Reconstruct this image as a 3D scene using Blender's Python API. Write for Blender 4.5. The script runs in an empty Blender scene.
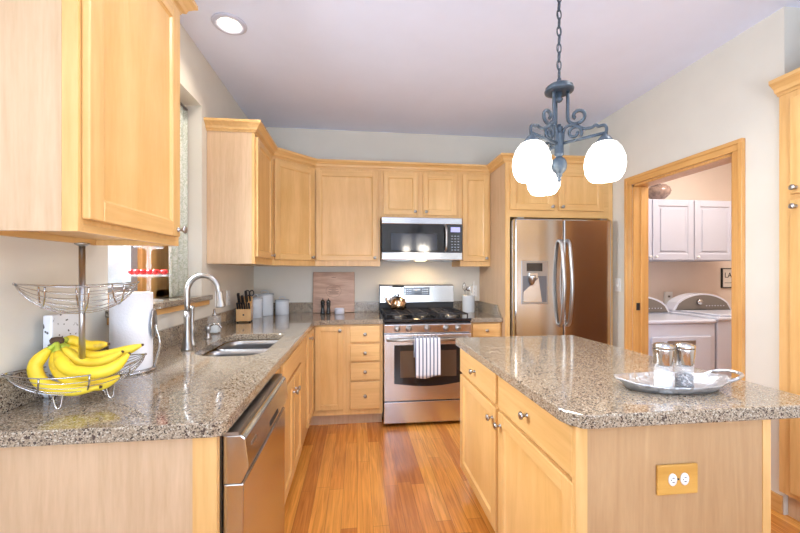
import bpy, bmesh, math, random
from mathutils import Vector, Matrix
random.seed(7)
PI = math.pi
S = bpy.context.scene
C = S.collection

# ------------------------------------------------------------------ camera, world, light, exposure
H_CAM = 1.3119
YAW = 0.1162
FPX = 366.64
cd = bpy.data.cameras.new('camera')
cam = bpy.data.objects.new('camera', cd); C.objects.link(cam)
cam.location = (0, 0, H_CAM); cam.rotation_euler = (PI/2, 0, -YAW)
cd.sensor_width = 36; cd.lens = 36*FPX/800; cd.shift_y = 6.335/800; cd.clip_start = 0.02
S.camera = cam
S.view_settings.view_transform = 'Standard'; S.view_settings.look = 'None'
S.view_settings.exposure = 0.83; S.view_settings.gamma = 1.0; S.view_settings.use_curve_mapping = False

w = bpy.data.worlds.new('daylight'); S.world = w; w.use_nodes = True
wn = w.node_tree.nodes; wl = w.node_tree.links
bg = wn['Background']
tc = wn.new('ShaderNodeTexCoord'); ns = wn.new('ShaderNodeTexNoise'); cr = wn.new('ShaderNodeValToRGB')
ns.inputs['Scale'].default_value = 9; ns.inputs['Detail'].default_value = 6
cr.color_ramp.elements[0].position = .35; cr.color_ramp.elements[0].color = (.22, .30, .34, 1)
cr.color_ramp.elements[1].position = .6; cr.color_ramp.elements[1].color = (.86, .94, 1, 1)
wl.new(tc.outputs['Generated'], ns.inputs['Vector']); wl.new(ns.outputs['Fac'], cr.inputs['Fac'])
wl.new(cr.outputs['Color'], bg.inputs['Color']); bg.inputs['Strength'].default_value = .62

def light(name, typ, loc, rot, energy, color, size=None, size_y=None, spot=None, blend=.6):
    d = bpy.data.lights.new(name, typ); d.energy = energy; d.color = color
    if typ == 'AREA':
        d.shape = 'RECTANGLE'; d.size = size; d.size_y = size_y or size
    else:
        d.shadow_soft_size = size or .05
    if typ == 'SPOT':
        d.spot_size = spot; d.spot_blend = blend
    o = bpy.data.objects.new(name, d); C.objects.link(o); o.location = loc; o.rotation_euler = rot
    return o
# daylight through the big rear windows of the breakfast room behind the camera
light('rear_window_daylight', 'AREA', (-.3, -3.12, 1.5), (PI/2, 0, 0), 5, (.93, .96, 1), 1.0, 1.15)
light('rear_patio_daylight', 'AREA', (1.52, -3.12, 1.05), (PI/2, 0, 0), 1.5, (.93, .96, 1), 1.1, 2.0)
# daylight through the sink window
light('sink_window_daylight', 'AREA', (-2.1, 2.0, 2.35), (0, -PI/2+.35, 0), 250, (.84, .92, 1), 1.3, 1.5)
# unseen fill panel added behind the camera, aimed up to bounce off the ceiling
light('bounce_fill', 'AREA', (.45, -1.7, 1.00), (PI-.46, 0, 0), 84, (.65, .80, 1), 2.5, 1.6)
light('laundry_lamp', 'AREA', (3.2, 2.4, 2.70), (0, 0, 0), 17, (1, .90, .80), .35, .35)

# ------------------------------------------------------------------ materials
MATS = {}
def new_mat(name):
    m = bpy.data.materials.new(name); m.use_nodes = True
    MATS[name] = m
    return m, m.node_tree.nodes, m.node_tree.links, m.node_tree.nodes['Principled BSDF']
def plain(name, col, rough=.5, metal=0, coat=0, trans=0, ior=1.45, emit=None, es=0, sss=0, var=.03, vs=6, bump=0, bs=80, alpha=1, spec=.5):
    m, n, l, b = new_mat(name)
    b.inputs['Roughness'].default_value = rough; b.inputs['Metallic'].default_value = metal
    b.inputs['Coat Weight'].default_value = coat; b.inputs['Coat Roughness'].default_value = .08
    b.inputs['Transmission Weight'].default_value = trans; b.inputs['IOR'].default_value = ior
    b.inputs['Specular IOR Level'].default_value = spec
    b.inputs['Alpha'].default_value = alpha
    if emit:
        b.inputs['Emission Color'].default_value = (*emit, 1); b.inputs['Emission Strength'].default_value = es
    t = n.new('ShaderNodeTexCoord'); x = n.new('ShaderNodeTexNoise'); x.inputs['Scale'].default_value = vs
    r = n.new('ShaderNodeValToRGB')
    lo = [max(0, c*(1-var)) for c in col]; hi = [min(1, c*(1+var)) for c in col]
    r.color_ramp.elements[0].position = .3; r.color_ramp.elements[0].color = (*lo, 1)
    r.color_ramp.elements[1].position = .7; r.color_ramp.elements[1].color = (*hi, 1)
    l.new(t.outputs['Object'], x.inputs['Vector']); l.new(x.outputs['Fac'], r.inputs['Fac']); l.new(r.outputs['Color'], b.inputs['Base Color'])
    if bump:
        x2 = n.new('ShaderNodeTexNoise'); x2.inputs['Scale'].default_value = bs
        bp = n.new('ShaderNodeBump'); bp.inputs['Strength'].default_value = bump; bp.inputs['Distance'].default_value = .002
        l.new(t.outputs['Object'], x2.inputs['Vector']); l.new(x2.outputs['Fac'], bp.inputs['Height']); l.new(bp.outputs['Normal'], b.inputs['Normal'])
    return m
def wood(name, c0, c1, axis='z', across=26, along=1.3, rough=.38, coat=.25, fine=.25, distort=1.2):
    m, n, l, b = new_mat(name)
    t = n.new('ShaderNodeTexCoord'); mp = n.new('ShaderNodeMapping'); oi = n.new('ShaderNodeObjectInfo')
    sc = [across]*3; sc['xyz'.index(axis)] = along
    mp.inputs['Scale'].default_value = sc
    mul = n.new('ShaderNodeVectorMath'); mul.operation = 'SCALE'; mul.inputs[0].default_value = (31, 17, 23)
    l.new(oi.outputs['Random'], mul.inputs['Scale']); l.new(mul.outputs[0], mp.inputs['Location'])
    l.new(t.outputs['Object'], mp.inputs['Vector'])
    x = n.new('ShaderNodeTexNoise'); x.inputs['Scale'].default_value = 1; x.inputs['Detail'].default_value = 5; x.inputs['Distortion'].default_value = distort
    l.new(mp.outputs[0], x.inputs['Vector'])
    mp2 = n.new('ShaderNodeMapping'); sc2 = [9]*3; sc2['xyz'.index(axis)] = 1.0; mp2.inputs['Scale'].default_value = [s*9 for s in sc2]
    l.new(t.outputs['Object'], mp2.inputs['Vector'])
    y = n.new('ShaderNodeTexNoise'); y.inputs['Scale'].default_value = 1.5; y.inputs['Detail'].default_value = 3
    l.new(mp2.outputs[0], y.inputs['Vector'])
    mx = n.new('ShaderNodeMix'); mx.data_type = 'FLOAT'; mx.inputs[0].default_value = fine
    l.new(x.outputs['Fac'], mx.inputs[2]); l.new(y.outputs['Fac'], mx.inputs[3])
    # large soft blotches of the maple
    z = n.new('ShaderNodeTexNoise'); z.inputs['Scale'].default_value = 2.6; l.new(t.outputs['Object'], z.inputs['Vector'])
    mz = n.new('ShaderNodeMix'); mz.data_type = 'FLOAT'; mz.inputs[0].default_value = .35
    l.new(mx.outputs[0], mz.inputs[2]); l.new(z.outputs['Fac'], mz.inputs[3])
    r = n.new('ShaderNodeValToRGB'); r.color_ramp.elements[0].position = .33; r.color_ramp.elements[1].position = .67
    r.color_ramp.elements[0].color = (*c0, 1); r.color_ramp.elements[1].color = (*c1, 1)
    l.new(mz.outputs[0], r.inputs['Fac']); l.new(r.outputs['Color'], b.inputs['Base Color'])
    b.inputs['Roughness'].default_value = rough; b.inputs['Coat Weight'].default_value = coat; b.inputs['Coat Roughness'].default_value = .22
    return m
MAP0, MAP1 = (.62, .345, .110), (.80, .500, .205)
maple = wood('maple_vertical', MAP0, MAP1)
maple_h = wood('maple_horizontal', MAP0, MAP1, 'x')
maple_p = wood('maple_panel', (.63, .350, .105), (.82, .515, .215), across=9, along=.9)
laminate_dimmed = wood('maple_laminate_panel_dimmed', (.39, .225, .105), (.53, .335, .170), across=16, along=.8, fine=.35, coat=.1, distort=2.2)  # same laminate as the left end, with the island end's dimmer light in its colour
laminate = wood('maple_laminate_panel', (.52, .345, .200), (.69, .49, .315), across=16, along=.8, fine=.35, coat=.1, distort=2.2)
oaktrim = wood('honey_oak_trim', (.56, .26, .065), (.74, .42, .14), across=30)
oaktrim_y = wood('honey_oak_trim_along', (.56, .26, .065), (.74, .42, .14), 'y', across=30)
board_w = wood('cutting_board_wood', (.30, .15, .09), (.66, .43, .29), 'x', across=18, along=3, coat=.05)
block_w = wood('knife_block_wood', (.52, .27, .09), (.70, .42, .17), across=20)
wall_m = plain('wall_paint', (.705, .665, .585), .75, var=.015, bump=.12, bs=220)
ceil_m = plain('ceiling_paint', (.79, .835, .99), .85, var=.01)
laundry_wall = plain('laundry_wall_paint', (.78, .66, .57), .75, var=.015)
steel = plain('stainless_steel', (.56, .55, .54), .17, 1, var=.06, vs=3)
fridge_steel = plain('refrigerator_steel', (.56, .55, .54), .14, 1, var=.03, vs=2)
range_steel = plain('range_steel', (.68, .66, .66), .27, 1, var=.04, vs=3)
steel_b = plain('brushed_nickel', (.42, .41, .40), .29, 1, var=.03)
steel_d = plain('dark_stainless', (.40, .39, .38), .30, 1)
chrome = plain('chrome', (.55, .54, .53), .12, 1)
black_g = plain('black_gloss', (.012, .012, .014), .08, coat=.5)
black_m = plain('black_matte', (.02, .02, .022), .45)
iron = plain('cast_iron', (.028, .028, .032), .55)
white_g = plain('white_enamel', (.68, .70, .80), .25, coat=.3, var=.01)
white_m = plain('white_paint', (.55, .56, .66), .45, var=.01)
white_pl = plain('white_plastic', (.82, .81, .78), .4, var=.01)
ceramic = plain('grey_white_ceramic', (.66, .70, .74), .22, coat=.4)
grey_con = plain('washer_console_grey', (.19, .165, .145), .35)
pewter = plain('blue_grey_iron', (.050, .068, .090), .40, .25, var=.15, vs=40)
glass_m = plain('clear_glass', (.93, .96, .98), .03, var=0, alpha=.16, spec=.8)
globe_m = plain('frosted_globe_glass', (1, .98, .95), .35, emit=(1, .96, .9), es=2.0, var=0)
bulb_m = plain('lamp_lens', (1, .98, .94), .4, emit=(1, .93, .82), es=9, var=0)
hood_m = plain('hood_lamp_lens', (1, .9, .7), .4, emit=(1, .72, .35), es=10, var=0)
salt_m = plain('salt', (.90, .90, .92), .8, bump=.6, bs=400)
paper_m = plain('paper_towel', (.86, .86, .90), .9, var=.02, bump=.9, bs=150)
berry_m = plain('red_berry', (.62, .02, .02), .3, coat=.3, var=.3, vs=60)
copper_m = plain('copper_tinted_steel', (.62, .43, .27), .12, 1)
beige_m = plain('lens_trim', (.80, .72, .62), .5)
slate = plain('screen_glass', (.03, .035, .05), .1, coat=.5)
tin_m = plain('silver_embossed_metal', (.62, .63, .66), .36, .9, bump=1, bs=45)
cloth_w = None

def banana_mat():
    m, n, l, b = new_mat('banana_skin')
    t = n.new('ShaderNodeTexCoord'); x = n.new('ShaderNodeTexNoise'); x.inputs['Scale'].default_value = 14; x.inputs['Detail'].default_value = 4
    r = n.new('ShaderNodeValToRGB'); e = r.color_ramp.elements
    e[0].position = .25; e[0].color = (.42, .26, .03, 1); e[1].position = .36; e[1].color = (.86, .60, .03, 1)
    a = e.new(.7); a.color = (.90, .70, .05, 1)
    l.new(t.outputs['Object'], x.inputs['Vector']); l.new(x.outputs['Fac'], r.inputs['Fac']); l.new(r.outputs['Color'], b.inputs['Base Color'])
    b.inputs['Roughness'].default_value = .42
    return m
banana_m = banana_mat()
green_m = plain('banana_stem_green', (.50, .58, .06), .5, var=.1, vs=30)
brown_m = plain('banana_tip_brown', (.10, .055, .03), .8)

def granite():
    m, n, l, b = new_mat('speckled_granite')
    t = n.new('ShaderNodeTexCoord')
    def vor(s): v = n.new('ShaderNodeTexVoronoi'); v.inputs['Scale'].default_value = s; l.new(t.outputs['Object'], v.inputs['Vector']); return v
    v1 = vor(330); v2 = vor(190)
    sep = n.new('ShaderNodeSeparateColor'); l.new(v1.outputs['Color'], sep.inputs[0])
    r = n.new('ShaderNodeValToRGB'); r.color_ramp.interpolation = 'CONSTANT'; e = r.color_ramp.elements
    cols = [(0, (.055, .045, .035)), (.08, (.15, .115, .08)), (.24, (.265, .203, .142)), (.48, (.340, .268, .190)), (.74, (.415, .340, .252)), (.92, (.52, .47, .38))]
    e[0].position = 0; e[0].color = (*cols[0][1], 1); e[1].position = cols[1][0]; e[1].color = (*cols[1][1], 1)
    for p, c in cols[2:]:
        a = e.new(p); a.color = (*c, 1)
    l.new(sep.outputs[0], r.inputs['Fac'])
    sep2 = n.new('ShaderNodeSeparateColor'); l.new(v2.outputs['Color'], sep2.inputs[0])
    gt = n.new('ShaderNodeMath'); gt.operation = 'GREATER_THAN'; gt.inputs[1].default_value = .93; l.new(sep2.outputs[1], gt.inputs[0])
    mx = n.new('ShaderNodeMix'); mx.data_type = 'RGBA'; l.new(gt.outputs[0], mx.inputs[0]); l.new(r.outputs['Color'], mx.inputs[6]); mx.inputs[7].default_value = (.07, .045, .035, 1)
    l.new(mx.outputs[2], b.inputs['Base Color'])
    b.inputs['Roughness'].default_value = .10; b.inputs['Specular IOR Level'].default_value = .6; b.inputs['Coat Weight'].default_value = .35; b.inputs['Coat Roughness'].default_value = .04
    return m
granite_m = granite()

def floor_mat():
    m, n, l, b = new_mat('oak_strip_floor')
    t = n.new('ShaderNodeTexCoord'); mp = n.new('ShaderNodeMapping'); mp.inputs['Rotation'].default_value = (0, 0, PI/2)
    l.new(t.outputs['Object'], mp.inputs['Vector'])
    br = n.new('ShaderNodeTexBrick'); br.inputs['Scale'].default_value = 1
    br.inputs['Brick Width'].default_value = .95; br.inputs['Row Height'].default_value = .083
    br.inputs['Mortar Size'].default_value = .0012; br.inputs['Mortar Smooth'].default_value = .3
    br.inputs['Color1'].default_value = (0, 0, 0, 1); br.inputs['Color2'].default_value = (1, 1, 1, 1); br.inputs['Mortar'].default_value = (.3, .3, .3, 1)
    br.offset = .37; br.offset_frequency = 2; br.squash = .8; br.squash_frequency = 3
    l.new(mp.outputs[0], br.inputs['Vector'])
    r = n.new('ShaderNodeValToRGB'); e = r.color_ramp.elements
    e[0].position = 0; e[0].color = (.47, .16, .032, 1); e[1].position = 1; e[1].color = (.80, .37, .075, 1)
    a = e.new(.4); a.color = (.62, .235, .045, 1); a = e.new(.75); a.color = (.71, .29, .055, 1)
    l.new(br.outputs['Color'], r.inputs['Fac'])
    mp2 = n.new('ShaderNodeMapping'); mp2.inputs['Scale'].default_value = (45, 2.2, 1); l.new(t.outputs['Object'], mp2.inputs['Vector'])
    x = n.new('ShaderNodeTexNoise'); x.inputs['Scale'].default_value = 1; x.inputs['Detail'].default_value = 5; x.inputs['Distortion'].default_value = 1.5
    l.new(mp2.outputs[0], x.inputs['Vector'])
    r2 = n.new('ShaderNodeValToRGB'); r2.color_ramp.elements[0].position = .3; r2.color_ramp.elements[0].color = (.72, .66, .60, 1)
    r2.color_ramp.elements[1].position = .65; r2.color_ramp.elements[1].color = (1.12, 1.12, 1.1, 1)
    l.new(x.outputs['Fac'], r2.inputs['Fac'])
    mx = n.new('ShaderNodeMix'); mx.data_type = 'RGBA'; mx.blend_type = 'MULTIPLY'; mx.inputs[0].default_value = 1
    l.new(r.outputs['Color'], mx.inputs[6]); l.new(r2.outputs['Color'], mx.inputs[7])
    mm = n.new('ShaderNodeMix'); mm.data_type = 'RGBA'; l.new(br.outputs['Fac'], mm.inputs[0]); l.new(mx.outputs[2], mm.inputs[6]); mm.inputs[7].default_value = (.34, .135, .033, 1)
    l.new(mm.outputs[2], b.inputs['Base Color'])
    b.inputs['Roughness'].default_value = .27; b.inputs['Coat Weight'].default_value = .3; b.inputs['Coat Roughness'].default_value = .12
    return m
floor_m = floor_mat()

def stripe_mat():
    m, n, l, b = new_mat('striped_towel')
    t = n.new('ShaderNodeTexCoord'); s = n.new('ShaderNodeSeparateXYZ'); l.new(t.outputs['Object'], s.inputs[0])
    k = n.new('ShaderNodeMath'); k.operation = 'MULTIPLY'; k.inputs[1].default_value = 2*PI/.031; l.new(s.outputs[0], k.inputs[0])
    q = n.new('ShaderNodeMath'); q.operation = 'SINE'; l.new(k.outputs[0], q.inputs[0])
    r = n.new('ShaderNodeValToRGB'); r.color_ramp.elements[0].position = .36; r.color_ramp.elements[0].color = (.80, .80, .85, 1)
    r.color_ramp.elements[1].position = .50; r.color_ramp.elements[1].color = (.14, .17, .25, 1)
    l.new(q.outputs[0], r.inputs['Fac']); l.new(r.outputs['Color'], b.inputs['Base Color']); b.inputs['Roughness'].default_value = .95
    return m
stripe_m = stripe_mat()
def floral_mat():
    m, n, l, b = new_mat('floral_sheer')
    t = n.new('ShaderNodeTexCoord'); x = n.new('ShaderNodeTexNoise'); x.inputs['Scale'].default_value = 16; x.inputs['Detail'].default_value = 3; x.inputs['Distortion'].default_value = 3.5
    l.new(t.outputs['Object'], x.inputs['Vector'])
    r = n.new('ShaderNodeValToRGB'); e = r.color_ramp.elements
    e[0].position = .44; e[0].color = (.74, .78, .70, 1); e[1].position = .56; e[1].color = (.78, .81, .74, 1)
    a = e.new(.49); a.color = (.50, .56, .44, 1); a = e.new(.52); a.color = (.60, .64, .52, 1)
    l.new(x.outputs['Fac'], r.inputs['Fac']); l.new(r.outputs['Color'], b.inputs['Base Color']); b.inputs['Roughness'].default_value = .9
    b.inputs['Transmission Weight'].default_value = .0
    return m
floral_m = floral_mat()
def pepper_mat():
    m, n, l, b = new_mat('peppercorns')
    t = n.new('ShaderNodeTexCoord'); v = n.new('ShaderNodeTexVoronoi'); v.inputs['Scale'].default_value = 190; l.new(t.outputs['Object'], v.inputs['Vector'])
    s = n.new('ShaderNodeSeparateColor'); l.new(v.outputs['Color'], s.inputs[0])
    r = n.new('ShaderNodeValToRGB'); r.color_ramp.interpolation = 'CONSTANT'; e = r.color_ramp.elements
    e[0].color = (.02, .015, .015, 1); e[1].position = .5; e[1].color = (.10, .05, .04, 1)
    a = e.new(.8); a.color = (.45, .38, .36, 1)
    l.new(s.outputs[0], r.inputs['Fac']); l.new(r.outputs['Color'], b.inputs['Base Color'])
    return m
pepper_m = pepper_mat()
for _n in tin_m.node_tree.nodes:
    if _n.type == 'BUMP': _n.inputs['Distance'].default_value = .012
def fleck_mat():
    m, n, l, b = new_mat('white_flecked_tin')
    t = n.new('ShaderNodeTexCoord'); v = n.new('ShaderNodeTexNoise'); v.inputs['Scale'].default_value = 55; v.inputs['Detail'].default_value = 1; l.new(t.outputs['Object'], v.inputs['Vector'])
    r = n.new('ShaderNodeValToRGB'); e = r.color_ramp.elements
    e[0].position = .31; e[0].color = (.05, .05, .06, 1); e[1].position = .35; e[1].color = (.80, .82, .86, 1)
    l.new(v.outputs['Fac'], r.inputs['Fac']); l.new(r.outputs['Color'], b.inputs['Base Color']); b.inputs['Roughness'].default_value = .3
    return m
fleck_m = fleck_mat()

# ------------------------------------------------------------------ geometry helpers
def box(bm, x0, x1, y0, y1, z0, z1, mi=0, bev=0):
    x0, x1 = min(x0, x1), max(x0, x1); y0, y1 = min(y0, y1), max(y0, y1); z0, z1 = min(z0, z1), max(z0, z1)
    v = [bm.verts.new(p) for p in [(x0,y0,z0),(x1,y0,z0),(x1,y1,z0),(x0,y1,z0),(x0,y0,z1),(x1,y0,z1),(x1,y1,z1),(x0,y1,z1)]]
    fs = [bm.faces.new([v[i] for i in f]) for f in [(3,2,1,0),(4,5,6,7),(0,1,5,4),(1,2,6,5),(2,3,7,6),(3,0,4,7)]]
    for f in fs: f.material_index = mi
    if bev:
        es = list({e for f in fs for e in f.edges})
        r = bmesh.ops.bevel(bm, geom=es, offset=bev, segments=2, profile=.5, affect='EDGES')
        for f in r['faces']: f.material_index = mi
    return fs
def lathe(bm, prof, cx=0, cy=0, seg=28, mi=0, M=None, cap=True):
    rings = []
    for r, z in prof:
        if r < 1e-5:
            rings.append([bm.verts.new((cx, cy, z))])
        else:
            rings.append([bm.verts.new((cx+r*math.cos(2*PI*i/seg), cy+r*math.sin(2*PI*i/seg), z)) for i in range(seg)])
    nf = []
    for a, b in zip(rings, rings[1:]):
        for i in range(seg):
            j = (i+1) % seg
            if len(a) == 1 and len(b) == 1: continue
            if len(a) == 1: f = bm.faces.new([a[0], b[j], b[i]])
            elif len(b) == 1: f = bm.faces.new([a[i], a[j], b[0]])
            else: f = bm.faces.new([a[i], a[j], b[j], b[i]])
            f.smooth = True; f.material_index = mi; nf.append(f)
    if cap:
        for rg, rev in ((rings[0], True), (rings[-1], False)):
            if len(rg) > 2:
                f = bm.faces.new(rg[::-1] if rev else rg); f.material_index = mi
    if M is not None:
        vs = {v for rg in rings for v in rg}
        bmesh.ops.transform(bm, matrix=M, verts=list(vs))
    return rings
def tube(bm, pts, rad, seg=8, mi=0, closed=False, caps=True):
    pts = [Vector(p) for p in pts]; n = len(pts)
    rad = rad if isinstance(rad, (list, tuple)) else [rad]*n
    rings = []; up = None
    for i, p in enumerate(pts):
        if closed: t = (pts[(i+1) % n]-pts[i-1])
        else: t = pts[min(i+1, n-1)]-pts[max(i-1, 0)]
        t = t.normalized()
        if up is None:
            a = Vector((0, 0, 1)) if abs(t.z) < .9 else Vector((1, 0, 0))
            up = (a-t*a.dot(t)).normalized()
        else:
            up = (up-t*up.dot(t))
            up = up.normalized() if up.length > 1e-6 else t.orthogonal().normalized()
        s = t.cross(up)
        rings.append([bm.verts.new(p+(up*math.cos(2*PI*k/seg)+s*math.sin(2*PI*k/seg))*rad[i]) for k in range(seg)])
    m = n if closed else n-1
    for i in range(m):
        a, b = rings[i], rings[(i+1) % n]
        for k in range(seg):
            j = (k+1) % seg
            f = bm.faces.new([a[k], b[k], b[j], a[j]]); f.smooth = True; f.material_index = mi
    if not closed and caps:
        for rg in (rings[0], rings[-1][::-1]):
            f = bm.faces.new(rg); f.material_index = mi
def smooth_path(pts, k=6):
    pts = [Vector(p) for p in pts]; out = []
    P = [pts[0]*2-pts[1]]+pts+[pts[-1]*2-pts[-2]]
    for i in range(1, len(P)-2):
        a, b, c, d = P[i-1:i+3]
        for j in range(k):
            t = j/k
            out.append(.5*((2*b)+(-a+c)*t+(2*a-5*b+4*c-d)*t*t+(-a+3*b-3*c+d)*t**3))
    out.append(pts[-1]); return out
def prism(bm, poly, axis, a, b, mi=0):
    """poly of 2D points extruded between a and b along axis ('x': (y,z), 'y': (x,z), 'z': (x,y))"""
    def mk(p, t): return {'x': (t, p[0], p[1]), 'y': (p[0], t, p[1]), 'z': (p[0], p[1], t)}[axis]
    A = [bm.verts.new(mk(p, a)) for p in poly]; B = [bm.verts.new(mk(p, b)) for p in poly]
    n = len(poly); fs = [bm.faces.new(A), bm.faces.new(B[::-1])]
    for i in range(n):
        fs.append(bm.faces.new([A[i], B[i], B[(i+1) % n], A[(i+1) % n]]))
    for f in fs: f.material_index = mi
    return fs
ROOT = {}
def obj(name, bm, mats, parent=None, world=False, smooth=False, bevel=0):
    bmesh.ops.recalc_face_normals(bm, faces=bm.faces)
    if world and parent is not None:
        bm.transform(ROOT[parent.name].inverted())
    me = bpy.data.meshes.new(name); bm.to_mesh(me); bm.free()
    for m in (mats if isinstance(mats, (list, tuple)) else [mats]): me.materials.append(m)
    o = bpy.data.objects.new(name, me); C.objects.link(o)
    if parent is not None: o.parent = parent
    if parent is not None and parent.name in ROOT: ROOT[o.name] = ROOT[parent.name]
    if smooth:
        for p in me.polygons: p.use_smooth = True
    if bevel:
        md = o.modifiers.new('bevel', 'BEVEL'); md.width = bevel; md.segments = 2; md.limit_method = 'ANGLE'; md.angle_limit = .6
    return o
def NB(): return bmesh.new()
def tag(o, label, cat, group=None):
    o['label'] = label; o['category'] = cat
    if group: o['group'] = group
    return o
def thing(name, label, cat, loc=(0, 0, 0), rotz=0, group=None):
    o = bpy.data.objects.new(name, None); C.objects.link(o); o.location = loc; o.rotation_euler = (0, 0, rotz)
    o.empty_display_size = .05
    ROOT[o.name] = Matrix.Translation(Vector(loc)) @ Matrix.Rotation(rotz, 4, 'Z')
    return tag(o, label, cat, group)
def struct(name, bm, m, **k):
    o = obj(name, bm, m, **k); o['kind'] = 'structure'; return o
def bx(name, m, parent, x0, x1, y0, y1, z0, z1, bev=0, **k):
    bm = NB(); box(bm, x0, x1, y0, y1, z0, z1, bev=bev); return obj(name, bm, m, parent, **k)

# ------------------------------------------------------------------ room shell
XL, XR, YB, HC = -1.014, 2.297, 3.755, 2.754
YR = -3.1            # rear wall of the breakfast room behind the camera
bm = NB(); box(bm, -1.4, 4.7, YR-.1, 3.95, -.06, 0); struct('floor', bm, floor_m)
bm = NB(); box(bm, -1.4, 4.7, YR-.1, 3.95, HC, HC+.08); struct('ceiling', bm, ceil_m)
WY0, WY1, WZ0, WZ1 = 1.63, 2.542, 1.13, 2.407
bm = NB()
box(bm, XL-.32, XL, YR, WY0, 0, HC); box(bm, XL-.32, XL, WY1, YB+.15, 0, HC)
box(bm, XL-.32, XL, WY0, WY1, 0, WZ0); box(bm, XL-.32, XL, WY0, WY1, WZ1, HC)
struct('wall_left', bm, wall_m)
bm = NB(); box(bm, XL, XR+.12, YB, YB+.15, 0, HC); struct('wall_back', bm, wall_m)
DY0, DY1, DZ = 1.995, 2.832, 2.05
bm = NB()
box(bm, XR, XR+.12, 1.73, DY0, 0, HC); box(bm, XR, XR+.12, DY1, YB, 0, HC); box(bm, XR, XR+.12, DY0, DY1, DZ, HC)
struct('wall_right', bm, wall_m)
bm = NB(); box(bm, XR+.12, 3.05, 1.73, 1.85, 0, HC); box(bm, 2.93, 3.05, .70, 1.73, 0, HC); box(bm, XR, 3.05, .58, .70, 0, HC)
struct('wall_niche', bm, wall_m)
bm = NB(); box(bm, XR, XR+.12, YR, .58, 0, HC); struct('wall_right_rear', bm, wall_m)
bm = NB()   # rear wall with two large window openings behind the camera
box(bm, XL, XR, YR-.15, YR, 2.1, HC); box(bm, XL, -.8, YR-.15, YR, 0, 2.1); box(bm, .2, .95, YR-.15, YR, 0, 2.1); box(bm, 2.1, XR, YR-.15, YR, 0, 2.1)
box(bm, -.8, .2, YR-.15, YR, 0, .9)
struct('wall_rear', bm, wall_m)
LX1, LY = 4.35, 3.57
bm = NB(); box(bm, XR+.12, LX1, LY, LY+.12, 0, HC); struct('wall_laundry_back', bm, laundry_wall)
bm = NB(); box(bm, LX1, LX1+.12, 1.85, LY+.12, 0, HC); box(bm, 3.05, LX1+.12, 1.73, 1.85, 0, HC); struct('wall_laundry_side', bm, laundry_wall)
# wooden laundry door, open into the laundry room against its near wall
d2 = bpy.data.objects.new('door_2', None); C.objects.link(d2); d2['kind'] = 'structure'; d2.location = (XR+.13, 1.96, 0); ROOT['door_2'] = Matrix.Translation(d2.location)
bm = NB(); box(bm, XR+.135, XR+.945, 1.935, 1.972, .01, 2.03, bev=.003); obj('slab', bm, wood('stained_oak_door', (.20, .075, .018), (.30, .12, .03)), d2, world=True)
bm = NB(); tube(bm, [(XR+.88, 1.972, 1.0), (XR+.88, 2.015, 1.0)], .011, 12); bmesh.ops.create_icosphere(bm, subdivisions=3, radius=.027, matrix=Matrix.Translation((XR+.88, 2.025, 1.0))); obj('door_knob', bm, steel_b, d2, world=True)
# baseboard on the right wall
bm = NB(); box(bm, XR-.014, XR, 1.735, 1.93, 0, .10, bev=.003); struct('baseboard_right', bm, oaktrim_y)
# door casing
def frame_profile_rect(bm, y0, y1, ztop, wdt, X, th):
    pass
d1 = bpy.data.objects.new('door_1', None); C.objects.link(d1); d1['kind'] = 'structure'; d1.location = (XR, 2.41, 0); ROOT['door_1'] = Matrix.Translation((XR, 2.41, 0))
CW = .066
for nm, (y0, y1) in (('casing', (DY0-CW, DY0)), ('casing', (DY1, DY1+CW))):
    bm = NB(); box(bm, XR-.018, XR, y0, y1, 0, DZ, bev=.004)
    inner = DY0 if y0 < DY0-.001 else DY1
    s = -1 if inner == DY0 else 1
    box(bm, XR-.026, XR-.017, inner+s*.040, inner+s*CW, 0, DZ+.045, bev=.003)
    obj(nm, bm, oaktrim, d1, world=True)
bm = NB(); box(bm, XR-.018, XR, DY0-CW, DY1+CW, DZ, DZ+CW, bev=.004)
box(bm, XR-.026, XR-.017, DY0-CW, DY1+CW, DZ+.040, DZ+CW, bev=.003)
obj('casing', bm, oaktrim_y, d1, world=True)
bm = NB()
box(bm, XR, XR+.13, DY1-.018, DY1, 0, DZ); box(bm, XR, XR+.13, DY0, DY0+.018, 0, DZ); box(bm, XR, XR+.13, DY0, DY1, DZ-.018, DZ)
box(bm, XR+.055, XR+.09, DY1-.031, DY1-.018, 0, DZ-.02, bev=.002); box(bm, XR+.055, XR+.09, DY0+.018, DY0+.031, 0, DZ-.02)
obj('jamb', bm, oaktrim, d1, world=True)
bm = NB(); box(bm, XR+.02, XR+.05, DY1-.022, DY1-.0175, 1.00, 1.06); obj('strike_plate', bm, black_m, d1, world=True)

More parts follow.
